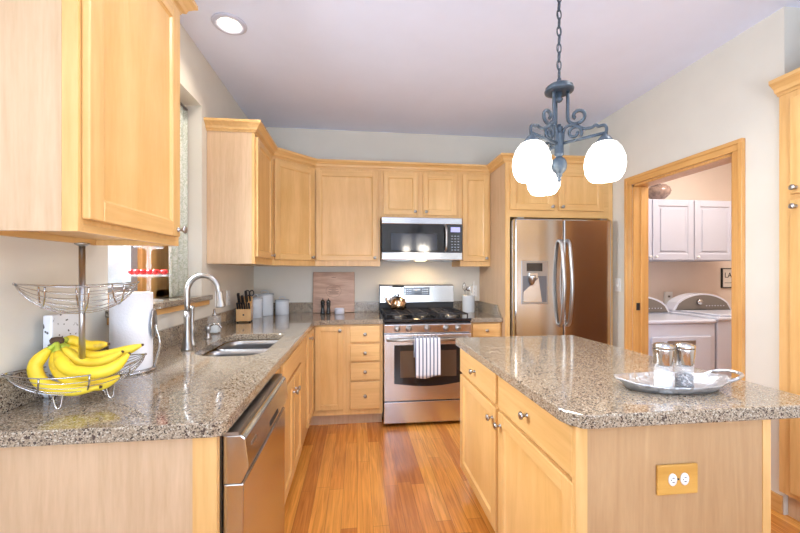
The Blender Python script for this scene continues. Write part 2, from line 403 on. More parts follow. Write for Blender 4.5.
# sink window: deep reveal, granite ledge, wooden frame, glass
w1 = bpy.data.objects.new('window_1', None); C.objects.link(w1); w1['kind'] = 'structure'; w1.location = (XL-.25, 2.08, WZ0); ROOT['window_1'] = Matrix.Translation(w1.location)
WX = XL-.245
bm = NB()
for (y0, y1, z0, z1) in ((WY0, WY0+.05, WZ0, WZ1), (WY1-.05, WY1, WZ0, WZ1), (WY0, WY1, WZ1-.05, WZ1), (WY0, WY1, WZ0+.03, WZ0+.08), (2.24, WY1-.05, WZ0, WZ1), (2.30, 2.36, WZ0, WZ1)):
    box(bm, WX-.03, WX+(.045 if y0 != 2.30 else .060), y0, y1, z0, z1, bev=.004)
obj('window_frame', bm, oaktrim, w1, world=True)
bm = NB()
for (a, b) in ((WY0+.05, 2.24),):
    box(bm, WX-.02, WX+.02, a, a+.03, WZ0+.08, WZ1-.05); box(bm, WX-.02, WX+.02, b-.06, b, WZ0+.08, WZ1-.05)
    box(bm, WX-.02, WX+.02, a+.03, b-.03, WZ0+.08, WZ0+.11); box(bm, WX-.02, WX+.02, a+.03, b-.03, WZ1-.08, WZ1-.05)
obj('sash', bm, plain('grey_sash', (.30, .32, .34), .4), w1, world=True)
bm = NB()
for (a, b) in ((WY0+.08, 2.18),): box(bm, WX-.004, WX+.001, a, b, WZ0+.11, WZ1-.08)
obj('pane', bm, glass_m, w1, world=True)
bm = NB(); box(bm, XL-.29, XL, WY0+.001, WY1-.001, WZ0, WZ0+.032); box(bm, XL+.0005, XL+.034, WY0-.02, WY1+.10, WZ0, WZ0+.032, bev=.004)
o = struct('trim_1', bm, granite_m)
bm = NB(); box(bm, XL+.0005, XL+.020, WY0-.01, WY1+.08, WZ0-.032, WZ0-.0005, bev=.004); struct('trim_2', bm, oaktrim_y)

# ------------------------------------------------------------------ cabinets
def knob(parent, x, y, z, m=None, name='knob'):
    """mushroom knob on a front facing local -Y at depth y"""
    bm = NB(); M = Matrix.Translation((x, y, z)) @ Matrix.Rotation(PI/2, 4, 'X')
    lathe(bm, [(.009, 0), (.009, .002), (.0055, .005), (.0055, .014), (.010, .018), (.0145, .022), (.0150, .026), (.011, .030), (0, .0315)], seg=18, M=M)
    return obj(name, bm, m or steel_b, parent, smooth=True)
def door(parent, x0, x1, z0, z1, y=0, kn=None, mats=None, th=.020, st=.055, name='door'):
    """frame-and-panel door; back face at y, front at y-th, local coords"""
    fm = mats or (maple, maple_h, maple_p)
    bm = NB()
    box(bm, x0, x0+st, y-th, y, z0, z1, 0, .0035); box(bm, x1-st, x1, y-th, y, z0, z1, 0, .0035)
    box(bm, x0+st-.001, x1-st+.001, y-th+.0003, y, z0, z0+st, 1, .0030); box(bm, x0+st-.001, x1-st+.001, y-th+.0003, y, z1-st, z1, 1, .0030)
    d = obj(name, bm, [fm[0], fm[1]], parent)
    bm = NB(); box(bm, x0+st-.004, x1-st+.004, y-.010, y-.002, z0+st-.004, z1-st+.004)
    # sloped sticking around the recessed panel
    for a in (0, 1):
        pass
    i0, i1, j0, j1 = x0+st-.001, x1-st+.001, z0+st-.001, z1-st+.001; s = .008
    yo, yi = y-th+.003, y-.0098
    o4 = [(i0, yo, j0), (i1, yo, j0), (i1, yo, j1), (i0, yo, j1)]; n4 = [(i0+s, yi, j0+s), (i1-s, yi, j0+s), (i1-s, yi, j1-s), (i0+s, yi, j1-s)]
    A = [bm.verts.new(p) for p in o4]; B = [bm.verts.new(p) for p in n4]
    for k in range(4): bm.faces.new([A[k], A[(k+1) % 4], B[(k+1) % 4], B[k]])
    obj('door_panel', bm, fm[2], d)
    if kn: knob(d, kn[0], y-th, kn[1])
    return d
def drawer(parent, x0, x1, z0, z1, y=0, kn=True, th=.020, name='drawer', m=None):
    bm = NB(); box(bm, x0, x1, y-th, y, z0, z1, 0, .005)
    d = obj(name, bm, m or maple_h, parent)
    if kn: knob(d, (x0+x1)/2 if kn is True else kn, y-th, (z0+z1)/2)
    return d
CROWN = [(-.012, 0), (.006, 0), (.010, .010), (.020, .014), (.026, .030), (.042, .046), (.048, .050), (.052, .054), (.052, .070), (-.012, .070)]
def crown_seg(path, i, z, parent, name='crown_moulding', prof=CROWN, sc=1.0):
    """segment i of a mitred crown running along path (room side to the right of travel)"""
    P = [Vector((*p, 0)) for p in path]
    def nrm(k):
        d = (P[k+1]-P[k]).normalized(); return Vector((d.y, -d.x, 0))
    def mit(k):   # mitre vector at vertex k
        a = nrm(k-1) if k > 0 else nrm(k); b = nrm(k) if k < len(P)-1 else nrm(k-1)
        m = a+b; m.normalize(); return m/max(.3, m.dot(b))
    ms, me = mit(i), mit(i+1)
    bm = NB(); rings = []
    for p, m in ((P[i], ms), (P[i+1], me)):
        rings.append([bm.verts.new(p+m*(u*sc)+Vector((0, 0, z+h*sc))) for u, h in prof])
    n = len(prof)
    for k in range(n): bm.faces.new([rings[0][k], rings[1][k], rings[1][(k+1) % n], rings[0][(k+1) % n]])
    bm.faces.new(rings[0]); bm.faces.new(rings[1][::-1])
    return obj(name, bm, maple_h, parent, world=True)

UZ0, UZ1 = 1.375, 2.275
CP = [(XL+.001, 2.62), (-.70, 2.62), (-.70, 3.13), (-.385, 3.435), (.215, 3.435), (.985, 3.435), (1.284, 3.435), (1.284, 3.08), (2.285, 3.08)]
# far left upper
R90 = PI/2
t = thing('wall_cabinet', 'narrow maple wall cabinet right of the sink window, its plain side panel facing forward', 'cabinet', (-.70, 2.62, UZ0), R90)
W = .51
bm = NB(); box(bm, .018, W, .0, .313, 0, .90); obj('body', bm, maple, t)
bx('side_panel', laminate, t, 0, .0175, .02, .313, 0, .90); bx('frame_stile', maple, t, 0, .0175, 0, .0195, 0, .90)
door(t, .010, .440, .048, .878, 0, (.412, .076), st=.048)
crown_seg(CP, 0, UZ1, t); crown_seg(CP, 1, UZ1, t)
# diagonal corner upper
dx, dy = .315, .305; L = math.hypot(dx, dy); ang = math.atan2(dy, dx)
t = thing('corner_wall_cabinet', 'maple diagonal corner wall cabinet with one tall door, above the canisters', 'cabinet', (-.70, 3.13, UZ0), ang)
bm = NB(); prism(bm, [(-.70, 3.1305), (-.3855, 3.435), (-.3855, YB-.001), (XL+.001, YB-.001), (XL+.001, 3.1305)], 'z', UZ0, UZ1); obj('body', bm, maple, t, world=True)
door(t, .016, L-.016, .048, .878, 0, (L-.046, .076), st=.050)
crown_seg(CP, 2, UZ1, t)
def upper(name, label, x0, x1, z0, doors, ci, bz=.048, tz=None, knobs='r'):
    t = thing(name, label, 'cabinet', (x0, 3.435, z0), 0)
    h = UZ1-z0
    bm = NB(); box(bm, 0.0005, x1-x0-.0005, 0, YB-3.435-.001, 0, h); obj('body', bm, maple, t)
    for (a, b, side) in doors:
        kx = b-.028 if side == 'r' else a+.028
        door(t, a-x0, b-x0, bz, h-.022, 0, (kx-x0, bz+.028), st=.050)
    crown_seg(CP, ci, UZ1, t); return t
upper('wall_cabinet', 'wide single-door maple wall cabinet on the back wall, left of the microwave', -.385, .215, UZ0, [(-.374, .190, 'r')], 3)
upper('wall_cabinet', 'short two-door maple wall cabinet directly above the microwave', .215, .985, 1.828, [(.243, .570, 'r'), (.618, .945, 'l')], 4, bz=.030)
upper('wall_cabinet', 'narrow single-door maple wall cabinet between the microwave and the refrigerator', .985, 1.284, UZ0, [(1.004, 1.262, 'r')], 5)
# refrigerator surround
t = thing('refrigerator_cabinet', 'maple cabinet surround with two doors above the refrigerator', 'cabinet', (1.2845, 3.08, 0), 0)
bm = NB(); box(bm, .0005, .022, .001, YB-3.08-.001, .001, UZ1); obj('side_panel', bm, laminate, t)
bx('frame_stile', maple, t, -.0002, .040, -.012, .0009, .001, UZ1)
bx('filler_panel', maple, t, .965, 1.0, 0, .60, .001, 1.80)
bx('body', maple, t, .0225, 1.008, .001, .66, 1.80, UZ1)
bx('frame_stile', maple, t, .965, 1.008, -.012, .0009, .001, UZ1)
bx('frame_rail', maple_h, t, .0402, .9648, -.012, .0009, 1.80, UZ1)
door(t, 1.322-1.2845, 1.728-1.2845, 1.862, 2.225, -.012, (1.702-1.2845, 1.892)); door(t, 1.768-1.2845, 2.195-1.2845, 1.862, 2.225, -.012, (1.796-1.2845, 1.892))
crown_seg(CP, 6, UZ1, t); crown_seg(CP, 7, UZ1, t)
# near left upper
NZ0, NZ1 = 1.418, 2.342
t = thing('wall_cabinet', 'large maple wall cabinet hanging in the left foreground above the fruit stand', 'cabinet', (-.705, 1.02, NZ0), R90)
bm = NB(); box(bm, .0185, .53, 0, .308, .020, NZ1-NZ0); obj('body', bm, maple, t)
bx('side_panel', laminate, t, 0, .018, .038, .308, 0, NZ1-NZ0)
bx('frame_stile', maple, t, 0, .018, 0, .0375, 0, NZ1-NZ0)
bx('bottom_rail', maple_h, t, .0185, .53, 0, .018, 0, .0195)
bx('bottom_rail', maple_h, t, .0185, .53, .29, .308, 0, .0195)
bx('frame_stile', maple, t, .512, .53, .0185, .2895, 0, .0195)
door(t, .012, .500, .033, .910, 0, (.482, .060), st=.056)
NP = [(XL+.001, 1.02), (-.705, 1.02), (-.705, 1.55), (XL+.001, 1.55)]
for i in range(3): crown_seg(NP, i, NZ1, t)

# base cabinets ---------------------------------------------------
BX = -.378      # face frame plane of the left run
t = thing('end_panel', 'light maple end panel of the left counter facing the viewer, left of the dishwasher', 'cabinet panel', (BX, 1.045, 0), R90)
bx('panel', laminate, t, 0, .016, .062, XL*-1+BX-.001, 0, .8745)
bx('edge_stile', maple, t, -.002, .020, 0, .0615, 0, .8745)
# sink base
t = thing('sink_base_cabinet', 'maple sink base cabinet with a false drawer front over two doors, beyond the dishwasher', 'cabinet', (BX, 1.705, 0), R90)
W = 2.62-1.705
bm = NB(); box(bm, 0, W, 0, .02, .105, .8745); box(bm, 0, .018, .02, .62, .105, .8745); box(bm, W-.018, W, .02, .62, .105, .8745); box(bm, 0, W, .02, .62, .105, .12); obj('body', bm, maple, t)
bx('toe_kick', laminate, t, 0, W, .075, .09, .0, .1045)
drawer(t, .15, W-.16, .745, .862, 0, False, name='false_front')
door(t, .15, .445, .155, .725, 0, (.418, .640)); door(t, .460, W-.16, .155, .725, 0, (.487, .640))
# corner cabinet with two doors meeting in the inside corner
FY = 3.15
t = thing('corner_base_cabinet', 'maple corner base cabinet whose two narrow doors meet in the inside corner of the counter', 'cabinet', (BX, 2.62, 0), R90)
bm = NB(); box(bm, XL+.002, BX, 2.621, YB-.002, .105, .8745); box(bm, BX, -.083, FY, YB-.002, .105, .8745); obj('body', bm, maple, t, world=True)
bm = NB(); box(bm, XL+.3, BX-.075, 2.621, FY+.075, 0, .1045); box(bm, XL+.3, -.083, FY+.075, FY+.09, 0, .1045); obj('toe_kick', bm, laminate, t, world=True)
door(t, .165, FY-2.62-.022, .155, .862, 0, (.190, .820), st=.042)
# second door faces the camera: build in world axes
R = ROOT[t.name]
def door_world(parent, x0, x1, z0, z1, y, kn, st=.045):
    th = .020
    bm = NB(); box(bm, x0, x0+st, y-th, y, z0, z1, 0, .0035); box(bm, x1-st, x1, y-th, y, z0, z1, 0, .0035)
    box(bm, x0+st-.001, x1-st+.001, y-th+.0003, y, z0, z0+st, 1, .003); box(bm, x0+st-.001, x1-st+.001, y-th+.0003, y, z1-st, z1, 1, .003)
    d = obj('door', bm, [maple, maple_h], parent, world=True)
    bm = NB(); box(bm, x0+st-.004, x1-st+.004, y-.010, y-.002, z0+st-.004, z1-st+.004); ROOT[d.name] = ROOT[parent.name]; obj('door_panel', bm, maple_p, d, world=True)
    bm = NB(); M = Matrix.Translation((kn[0], y-th, kn[1])) @ Matrix.Rotation(PI/2, 4, 'X')
    lathe(bm, [(.009, 0), (.0055, .004), (.0055, .014), (.0145, .022), (.0150, .026), (.011, .030), (0, .0315)], seg=18, M=M)
    obj('knob', bm, steel_b, d, world=True, smooth=True)
door_world(t, -.352, -.118, .155, .862, FY, (-.144, .826))
# drawer base
t = thing('drawer_base_cabinet', 'maple base cabinet with a stack of four drawers, left of the range', 'cabinet', (-.0825, FY, 0), 0)
W = .300
bx('body', maple, t, 0, W, 0, YB-FY-.002, .105, .8745); bx('toe_kick', laminate, t, 0, W, .075, .09, 0, .1045)
for z0, z1 in ((.722, .862), (.562, .705), (.400, .546), (.153, .386)): drawer(t, .022, .275, z0, z1)
# base right of range
t = thing('base_cabinet', 'narrow maple base cabinet with one drawer, between the range and the refrigerator', 'cabinet', (.988, FY, 0), 0)
W = 1.284-.988-.001
bx('body', maple, t, 0, W, 0, YB-FY-.002, .105, .8745); bx('toe_kick', laminate, t, 0, W, .075, .09, 0, .1045)
drawer(t, .022, W-.022, .745, .862); door(t, .022, W-.022, .155, .725, 0, (.045, .690))

# worktops --------------------------------------------------------
CZ0, CZ1 = .875, .915
CE, CYB = -.352, 3.122
t = thing('worktop', 'L-shaped speckled granite worktop along the left and back walls with the sink cut in', 'countertop', (-.68, 1.02, CZ0), 0)
SX0, SX1, SY0, SY1 = -.815, -.462, 1.835, 2.475
def rrect(x0, x1, y0, y1, r, k=7, rs=None):
    rs = rs or [r]*4; pts = []
    cs = [(x1, y1, 0), (x0, y1, 90), (x0, y0, 180), (x1, y0, 270)]
    for (cx, cy, a0), rr in zip(cs, rs):
        ox = cx-rr if cx == x1 else cx+rr; oy = cy-rr if cy == y1 else cy+rr
        for i in range(k+1):
            a = math.radians(a0+90*i/k); pts.append((ox+rr*math.cos(a), oy+rr*math.sin(a)))
    return pts
def slab_with_hole(bm, outer, hole, z0, z1):
    for z, up in ((z0, 0), (z1, 1)):
        vo = [bm.verts.new((*p, z)) for p in outer]; vh = [bm.verts.new((*p, z)) for p in hole]
        es = [bm.edges.new((vo[i], vo[(i+1) % len(vo)])) for i in range(len(vo))]+[bm.edges.new((vh[i], vh[(i+1) % len(vh)])) for i in range(len(vh))]
        bmesh.ops.triangle_fill(bm, use_beauty=True, edges=es)
        if up: topo, toph = vo, vh
        else: boto, both = vo, vh
    for T, B in ((topo, boto), (toph, both)):
        n = len(T)
        for i in range(n): bm.faces.new([B[i], B[(i+1) % n], T[(i+1) % n], T[i]])
xr_ = .221
hole = rrect(SX0, SX1, SY0, SY1, .09, rs=[.06, .09, .16, .09])
outer = [(XL+.001, 1.02), (CE-.03, 1.02), (CE-.008, 1.028), (CE, 1.05), (CE, CYB-.05), (CE+.05, CYB), (xr_, CYB), (xr_, YB-.001), (XL+.001, YB-.001)]
bm = NB(); slab_with_hole(bm, outer, hole, CZ0, CZ1); o = obj('slab', bm, granite_m, t, world=True, bevel=.004)
bm = NB(); box(bm, XL+.001, XL+.021, 1.02, YB-.001, CZ1+.0003, 1.017, bev=.002); box(bm, XL+.0212, xr_, YB-.021, YB-.001, CZ1+.0003, 1.017, bev=.002); tag(obj('backsplash', bm, granite_m), 'low granite backsplash strip running along the left wall and behind the canisters', 'backsplash')
t = thing('worktop', 'short granite worktop between the range and the refrigerator panel', 'countertop', (1.13, 3.4, CZ0), 0)
bx('slab', granite_m, t, .988, 1.2835, CYB, YB-.001, CZ0, CZ1, bev=.003, world=True)
bm = NB(); box(bm, .988, 1.262, YB-.021, YB-.001, CZ1+.0003, 1.017); prism(bm, [(3.735, CZ1+.0003), (3.735, 1.017), (3.25, 1.017), (3.16, .93), (3.16, CZ1+.0003)], 'x', 1.2632, 1.2832); tag(obj('backsplash', bm, granite_m), 'short granite backsplash behind the utensil crock with a sloping end', 'backsplash')

# sink
t = thing('double_sink', 'stainless steel undermount double-bowl sink set in the left worktop', 'sink', (-.64, 2.15, .70), 0)
def bowl(x0, x1, y0, y1, rs, depth, name):
    bm = NB(); top = rrect(x0, x1, y0, y1, .08, rs=rs)
    cx, cy = (x0+x1)/2, (y0+y1)/2
    lv = [(1.0, CZ0-.002), (1.0, CZ0-.03), (.985, CZ0-depth*.6), (.95, CZ0-depth*.92), (.86, CZ0-depth), (.3, CZ0-depth-.004)]
    rings = [[bm.verts.new((cx+(p[0]-cx)*s, cy+(p[1]-cy)*s, z)) for p in top] for s, z in lv]
    n = len(top)
    for a, b in zip(rings, rings[1:]):
        for i in range(n):
            f = bm.faces.new([a[i], a[(i+1) % n], b[(i+1) % n], b[i]]); f.smooth = True
    bm.faces.new(rings[-1])
    o = obj(name, bm, steel_sink, t, world=True); md = o.modifiers.new('s', 'SOLIDIFY'); md.thickness = .002; md.offset = -1
    bm = NB(); lathe(bm, [(0, CZ0-depth-.002), (.035, CZ0-depth-.001), (.042, CZ0-depth+.002), (.042, CZ0-depth-.006)], cx, cy); obj('drain', bm, steel_d, o, world=True)
ym = 2.185
steel_sink = plain('satin_sink_steel', (.40, .40, .41), .30, 1)
bowl(SX0+.004, SX1-.004, SY0+.004, ym-.012, [.05, .05, .155, .085], .19, 'bowl'); bowl(SX0+.004, SX1-.004, ym+.012, SY1-.004, [.055, .085, .05, .05], .17, 'bowl')
bx('divider', steel_sink, t, SX0+.02, SX1-.01, ym-.0115, ym+.0115, CZ0-.035, CZ0-.012, bev=.005, world=True)

# ------------------------------------------------------------------ island
t = thing('island_cabinet', 'freestanding maple kitchen island with two drawers over two doors and an outlet end', 'kitchen island', (.640, 2.185, 0), -PI/2)
LW = 2.185-.985
bx('body', maple, t, 0, LW-.0195, 0, .62, .10, .8745)
bx('toe_kick', laminate, t, 0, LW-.02, .07, .60, 0, .0995)
bx('end_panel', laminate_dimmed, t, LW-.019, LW-.002, .018, .592, 0, .8745)
bx('corner_stile', maple, t, LW-.019, LW, -.018, .0178, 0, .8745); bx('corner_stile', maple, t, LW-.019, LW, .5922, .62, 0, .8745)
y2 = lambda Y: 2.185-Y
for a, b in ((2.172, 1.600), (1.567, 1.000)):
    drawer(t, y2(a), y2(b), .715, .862)
door(t, y2(2.172), y2(1.600), .135, .698, 0, (y2(1.600)-.030, .645)); door(t, y2(1.567), y2(1.000), .135, .698, 0, (y2(1.567)+.030, .645))
t = thing('island_worktop', 'large glossy speckled granite worktop on the kitchen island with clipped corners', 'countertop', (1.0, 1.57, CZ0), 0)
bm = NB(); prism(bm, [(.640, .952), (.625, .957), (.598, .990), (.590, 1.02), (.590, 2.165), (.615, 2.195), (1.345, 2.205), (1.372, 2.18), (1.43, 1.0), (1.40, .952)], 'z', CZ0, CZ1)
obj('slab', bm, granite_m, t, world=True, bevel=.005)
# outlet on the island end
t = thing('outlet', 'double outlet with an oak cover plate on the island end panel', 'outlet', (.9400, .9865, .702), 0)
bx('cover_plate', wood('oak_plate', (.50, .24, .04), (.68, .38, .09), 'x'), t, -.066, .066, -.008, 0, -.044, .044, bev=.003)
for sx in (-.0195, .0195):
    bm = NB(); lathe(bm, [(0, 0), (.0165, 0), (.0165, .003), (.015, .004), (0, .004)], seg=24, M=Matrix.Translation((sx, -.008, .002)) @ Matrix.Rotation(PI/2, 4, 'X') @ Matrix.Diagonal((.82, 1.1, 1, 1)))
    f = obj('receptacle', bm, white_pl, t)
    bm = NB()
    for zz in (-.006, .006): box(bm, sx-.003, sx+.004, -.0125, -.0119, zz-.001+.002, zz+.001+.002)
    box(bm, sx-.008, sx-.0055, -.0125, -.0119, 0, .004)
    obj('slots', bm, black_m, f)
bm = NB(); lathe(bm, [(0, 0), (.003, 0), (.0025, .002), (0, .002)], seg=12, M=Matrix.Translation((0, -.008, .002)) @ Matrix.Rotation(PI/2, 4, 'X')); obj('screw', bm, black_m, t)

# ------------------------------------------------------------------ dishwasher
t = thing('dishwasher', 'stainless steel dishwasher set into the left counter run beside the end panel', 'dishwasher', (BX, 1.078, 0), R90)
W = .612
bx('tub', steel_d, t, .003, W-.003, .0, .55, .09, .868)
bm = NB(); prism(bm, [(-.002, .11), (-.056, .11), (-.058, .715), (-.002, .715)], 'x', .004, W-.004); obj('door', bm, steel, t, bevel=.004)
bm = NB(); prism(bm, [(-.002, .7155), (-.052, .7155), (-.072, .760), (-.062, .842), (-.052, .852), (-.002, .852)], 'x', .004, W-.004); cp = obj('control_panel', bm, steel, t, bevel=.003)
bm = NB(); prism(bm, [(-.0725, .766), (-.0705, .782), (-.068, .782), (-.070, .766)], 'x', .27, .40); obj('handle_pocket', bm, black_m, cp)
bm = NB(); prism(bm, [(-.0685, .802), (-.0675, .810), (-.066, .810), (-.067, .802)], 'x', .055, .105); obj('badge', bm, steel_d, cp)
bx('toe_kick', black_m, t, .01, W-.01, .03, .05, 0, .089)
bx('top_edge', steel_d, t, .004, W-.004, -.045, -.002, .8525, .862)

# ------------------------------------------------------------------ range
RX0, RX1, RY = .225, .982, 3.10
t = thing('gas_range', 'stainless steel gas range with black oven window and five front knobs', 'stove', (RX0, RY, 0), 0)
W = RX1-RX0
bx('body', steel_d, t, .002, W-.002, .03, .625, .02, .893)
bx('storage_drawer', range_steel, t, 0, W, -.012, .029, .035, .215, bev=.004)
bm = NB(); box(bm, 0, W, -.020, .029, .228, .790, bev=.004); od = obj('oven_door', bm, range_steel, t)
# dark window with a bowed lower edge
pts = []
xa, xb = .085, W-.085
for i in range(13):
    u = i/12; pts.append((xa+(xb-xa)*u, .375-.028*math.sin(PI*u)))
poly = pts+[(xb, .700), (xa, .700)]
bm = NB(); prism(bm, poly, 'y', -.0245, -.0195); obj('oven_window_frame', bm, black_g, od)
bx('oven_glass', plain('oven_glass', (.09, .055, .035), .06, coat=.6), od, .135, W-.135, -.0262, -.0247, .425, .650)
bm = NB()
tube(bm, [(.02, -.062, .748), (W-.02, -.062, .748)], .011, 12)
for x in (.035, W-.035): box(bm, x-.012, x+.012, -.062, -.019, .738, .758, bev=.003)
obj('oven_handle', bm, steel_b, od, smooth=False)
bm = NB(); prism(bm, [(-.012, .800), (.03, .800), (.03, .893), (.012, .893), (-.022, .870)], 'x', 0, W); cpn = obj('control_panel', bm, range_steel, t, bevel=.003)
for px in (397, 408.5, 427, 445.5, 457.5):
    x = math.tan(YAW+math.atan((px-400)/FPX))*(RY)-RX0
    bm = NB(); M = Matrix.Translation((x, -.017, .838)) @ Matrix.Rotation(PI/2, 4, 'X')
    lathe(bm, [(.027, 0), (.027, .004), (.022, .006), (.021, .024), (.018, .028), (0, .028)], seg=24, M=M); box(bm, x-.004, x+.004, -.050, -.044, .820, .856, bev=.001)
    obj('knob', bm, steel_b, t)
bm = NB(); box(bm, -.0035, W+.0035, -.010, .575, .8935, .918, bev=.004); ck = obj('cooktop', bm, black_g, t)
bm = NB()
for (gx0, gx1) in ((.02, .255), (.265, .492), (.502, W-.02)):
    z = .952
    for y in (.03, .545): tube(bm, [(gx0, y, z), (gx1, y, z)], .0065, 6)
    for x in (gx0, gx1): tube(bm, [(x, .03, z), (x, .545, z)], .0065, 6)
    tube(bm, [(gx0, .29, z), (gx1, .29, z)], .0065, 6)
    mx_ = (gx0+gx1)/2
    tube(bm, [(mx_, .03, z), (mx_, .545, z)], .006, 6)
    for y in (.155, .42): tube(bm, [(gx0, y, z), (gx1, y, z)], .006, 6)
    for x in (gx0, gx1):
        for y in (.03, .29, .545): tube(bm, [(x, y, .916), (x, y, z)], .0065, 6)
obj('grate', bm, iron, t)
for (x, y) in ((.14, .155), (.14, .42), (W-.14, .155), (W-.14, .42), (W/2, .29)):
    bm = NB(); lathe(bm, [(.052, .918), (.050, .926), (.036, .928), (.034, .937), (0, .938)], x, y, 24); obj('burner', bm, steel_d, t)
bm = NB(); box(bm, 0, W, .578, .625, .8935, 1.012); box(bm, 0, W, .560, .58, .8935, .940); obj('backguard_base', bm, black_m, t)
bm = NB(); prism(bm, [(.565, 1.0125), (.630, 1.0125), (.630, 1.192), (.590, 1.192), (.572, 1.180)], 'x', 0, W); obj('backguard', bm, steel, t, bevel=.004)
bx('end_cap', black_m, t, -.003, -.0002, .560, .632, .93, 1.196); 
sg = bx('display', slate, t, .245, .505, .5655, .5675, 1.085, 1.165)
bm = NB()
for i in range(4):
    for j in range(3):
        for sx in (.258, .430): box(bm, sx+i*.017, sx+i*.017+.009, .5645, .5654, 1.098+j*.022, 1.104+j*.022)
box(bm, .335, .41, .5645, .5654, 1.135, 1.150)
obj('buttons', bm, plain('display_grey', (.45, .5, .6), .4), sg)
# towel over the oven handle
def towel():
    X0, X1 = RX0+.250, RX0+.470
    yf, yb, zt = RY-.062-.0165, RY-.062+.0165, .748+.0165
    prof = [(yb+.001, .60), (yb, .66), (yb, .74)]
    for i in range(7):
        a = PI*i/6; prof.append((RY-.062+.0165*math.cos(a), .748+.0165*math.sin(a)))
    n = 12
    for i in range(1, n+1): prof.append((yf-.004*math.sin(i/n*PI), .748-(.748-.440)*i/n))
    bm = NB(); nx = 26; g = []
    for j, (y, z) in enumerate(prof):
        row = []
        for i in range(nx+1):
            u = i/nx; wv = .004*math.sin(u*13+.4)*max(0, (.74-z))/.3 if j > 9 else 0
            zz = z - (.012*math.sin(u*5) if j == len(prof)-1 else 0)
            sh = (.012*(.75-z)/.35 if j > 9 else 0)
            row.append(bm.verts.new((X0+sh*.9+(X1-X0-sh*.7)*u, y-abs(wv), zz)))
        g.append(row)
    for a, b in zip(g, g[1:]):
        for i in range(nx):
            f = bm.faces.new([a[i], a[i+1], b[i+1], b[i]]); f.smooth = True
    o = obj('dish_towel', bm, stripe_m); md = o.modifiers.new('s', 'SOLIDIFY'); md.thickness = .004; md.offset = 0
    for v in o.data.vertices: v.co -= Vector((X0, RY, .4))
    o.location = (X0, RY, .4)
    tag(o, 'white dish towel with blue-grey stripes hanging over the oven door handle', 'towel')
towel()

# ------------------------------------------------------------------ microwave
t = thing('microwave', 'stainless steel and black over-the-range microwave above the stove', 'microwave', (.222, 3.355, 1.430), 0)
W, Hh = .757, .393
bx('body', steel_d, t, .002, W-.002, .020, .398, 0, Hh)
bx('top_band', steel, t, 0, W, -.014, .019, Hh-.062, Hh, bev=.006); bx('bottom_band', steel, t, 0, W, -.014, .019, .0, .072, bev=.006)
bx('door', black_g, t, 0, .565, -.010, .019, .0725, Hh-.0625)
bx('door_window', slate, t, .085, .515, -.0115, -.0102, .090, .245)
bm = NB(); tube(bm, smooth_path([(.590, -.012, .08), (.594, -.045, .11), (.596, -.052, .20), (.594, -.045, .29), (.590, -.012, .325)]), .0095, 10); obj('handle', bm, steel_b, t)
cpn = bx('control_panel', black_g, t, .5655, W, -.010, .019, .0725, Hh-.0625)
bm = NB(); box(bm, .645, .735, -.0112, -.0101, .262, .308); obj('display', bm, plain('display_violet', (.3, .3, .5), .3, emit=(.35, .35, .8), es=.5), cpn)
bm = NB()
for i in range(3):
    for j in range(6): box(bm, .650+i*.030, .666+i*.030, -.0112, -.0101, .092+j*.026, .098+j*.026)
obj('buttons', bm, plain('button_grey', (.35, .37, .42), .4), cpn)
bx('lamp_lens', hood_m, t, .33, .42, .05, .11, -.004, -.0005); bx('grease_filter', steel_d, t, .06, .28, .12, .34, -.004, -.0005); bx('grease_filter', steel_d, t, .48, .70, .12, .34, -.004, -.0005)
light('hood_lamp', 'SPOT', (.222+.375, 3.45, 1.422), (math.radians(18), 0, 0), 5, (1, .70, .38), .03, spot=2.6)

# ------------------------------------------------------------------ refrigerator
FX0, FX1, FYf = 1.330, 2.215, 2.975
t = thing('refrigerator', 'tall side-by-side stainless steel refrigerator with an ice and water dispenser', 'refrigerator', (FX0, FYf, 0), 0)
W = FX1-FX0; sm = 1.7665-FX0
bx('cabinet_box', steel_d, t, .002, W-.002, .066, .70, .02, 1.765, bev=.004)
bm = NB(); box(bm, 0, sm-.003, 0, .062, .08, 1.775, bev=.012); ld = obj('left_door', bm, fridge_steel, t); ld.name = 'door'
bm = NB(); box(bm, sm+.003, W, 0, .062, .08, 1.775, bev=.012); rd = obj('door', bm, fridge_steel, t)
bx('base_grille', black_m, t, .01, W-.01, .03, .065, .01, .075)
for x, d in ((sm-.038, ld), (sm+.032, rd)):
    bm = NB(); P = smooth_path([(x, .001, .86), (x, -.034, .885), (x, -.062, 1.02), (x, -.078, 1.22), (x, -.062, 1.42), (x, -.034, 1.565), (x, .001, 1.59)], 5)
    tube(bm, P, .0155, 12); obj('handle', bm, steel_b, d)
dx0, dx1 = 1.385-FX0, 1.620-FX0
dp = bx('dispenser', steel_d, ld, dx0, dx1, -.006, -.0005, 1.045, 1.415, bev=.002)
C.objects.unlink(dp); C.objects.link(dp)
dp.parent = t
bx('dispenser_display', black_g, dp, dx0+.045, dx1-.050, -.0085, -.0062, 1.325, 1.395)
bx('dispenser_recess', plain('recess_grey', (.16, .17, .19), .35, .5), dp, dx0+.012, dx1-.012, -.0075, -.0062, 1.062, 1.285)
bm = NB(); prism(bm, [(dx0+.014, 1.064), (dx1-.055, 1.064), (dx1-.085, 1.27), (dx0+.014, 1.15)], 'y', -.011, -.0077); obj('drip_tray', bm, steel, dp)
bm = NB(); lathe(bm, [(.032, 0), (.032, .02), (.026, .05), (.012, .085), (0, .086)], M=Matrix.Translation((dx0+.085, -.020, 1.29)) @ Matrix.Rotation(PI, 4, 'X')); obj('nozzle', bm, steel_b, dp)
bx('nozzle_housing', steel, dp, dx0+.055, dx1-.10, -.030, -.0077, 1.265, 1.312, bev=.004)
for (x, nm) in ((.03, 'hinge_cap'), (W-.09, 'hinge_cap')): bx(nm, steel_d, t, x, x+.06, .02, .12, 1.776, 1.790, bev=.003)

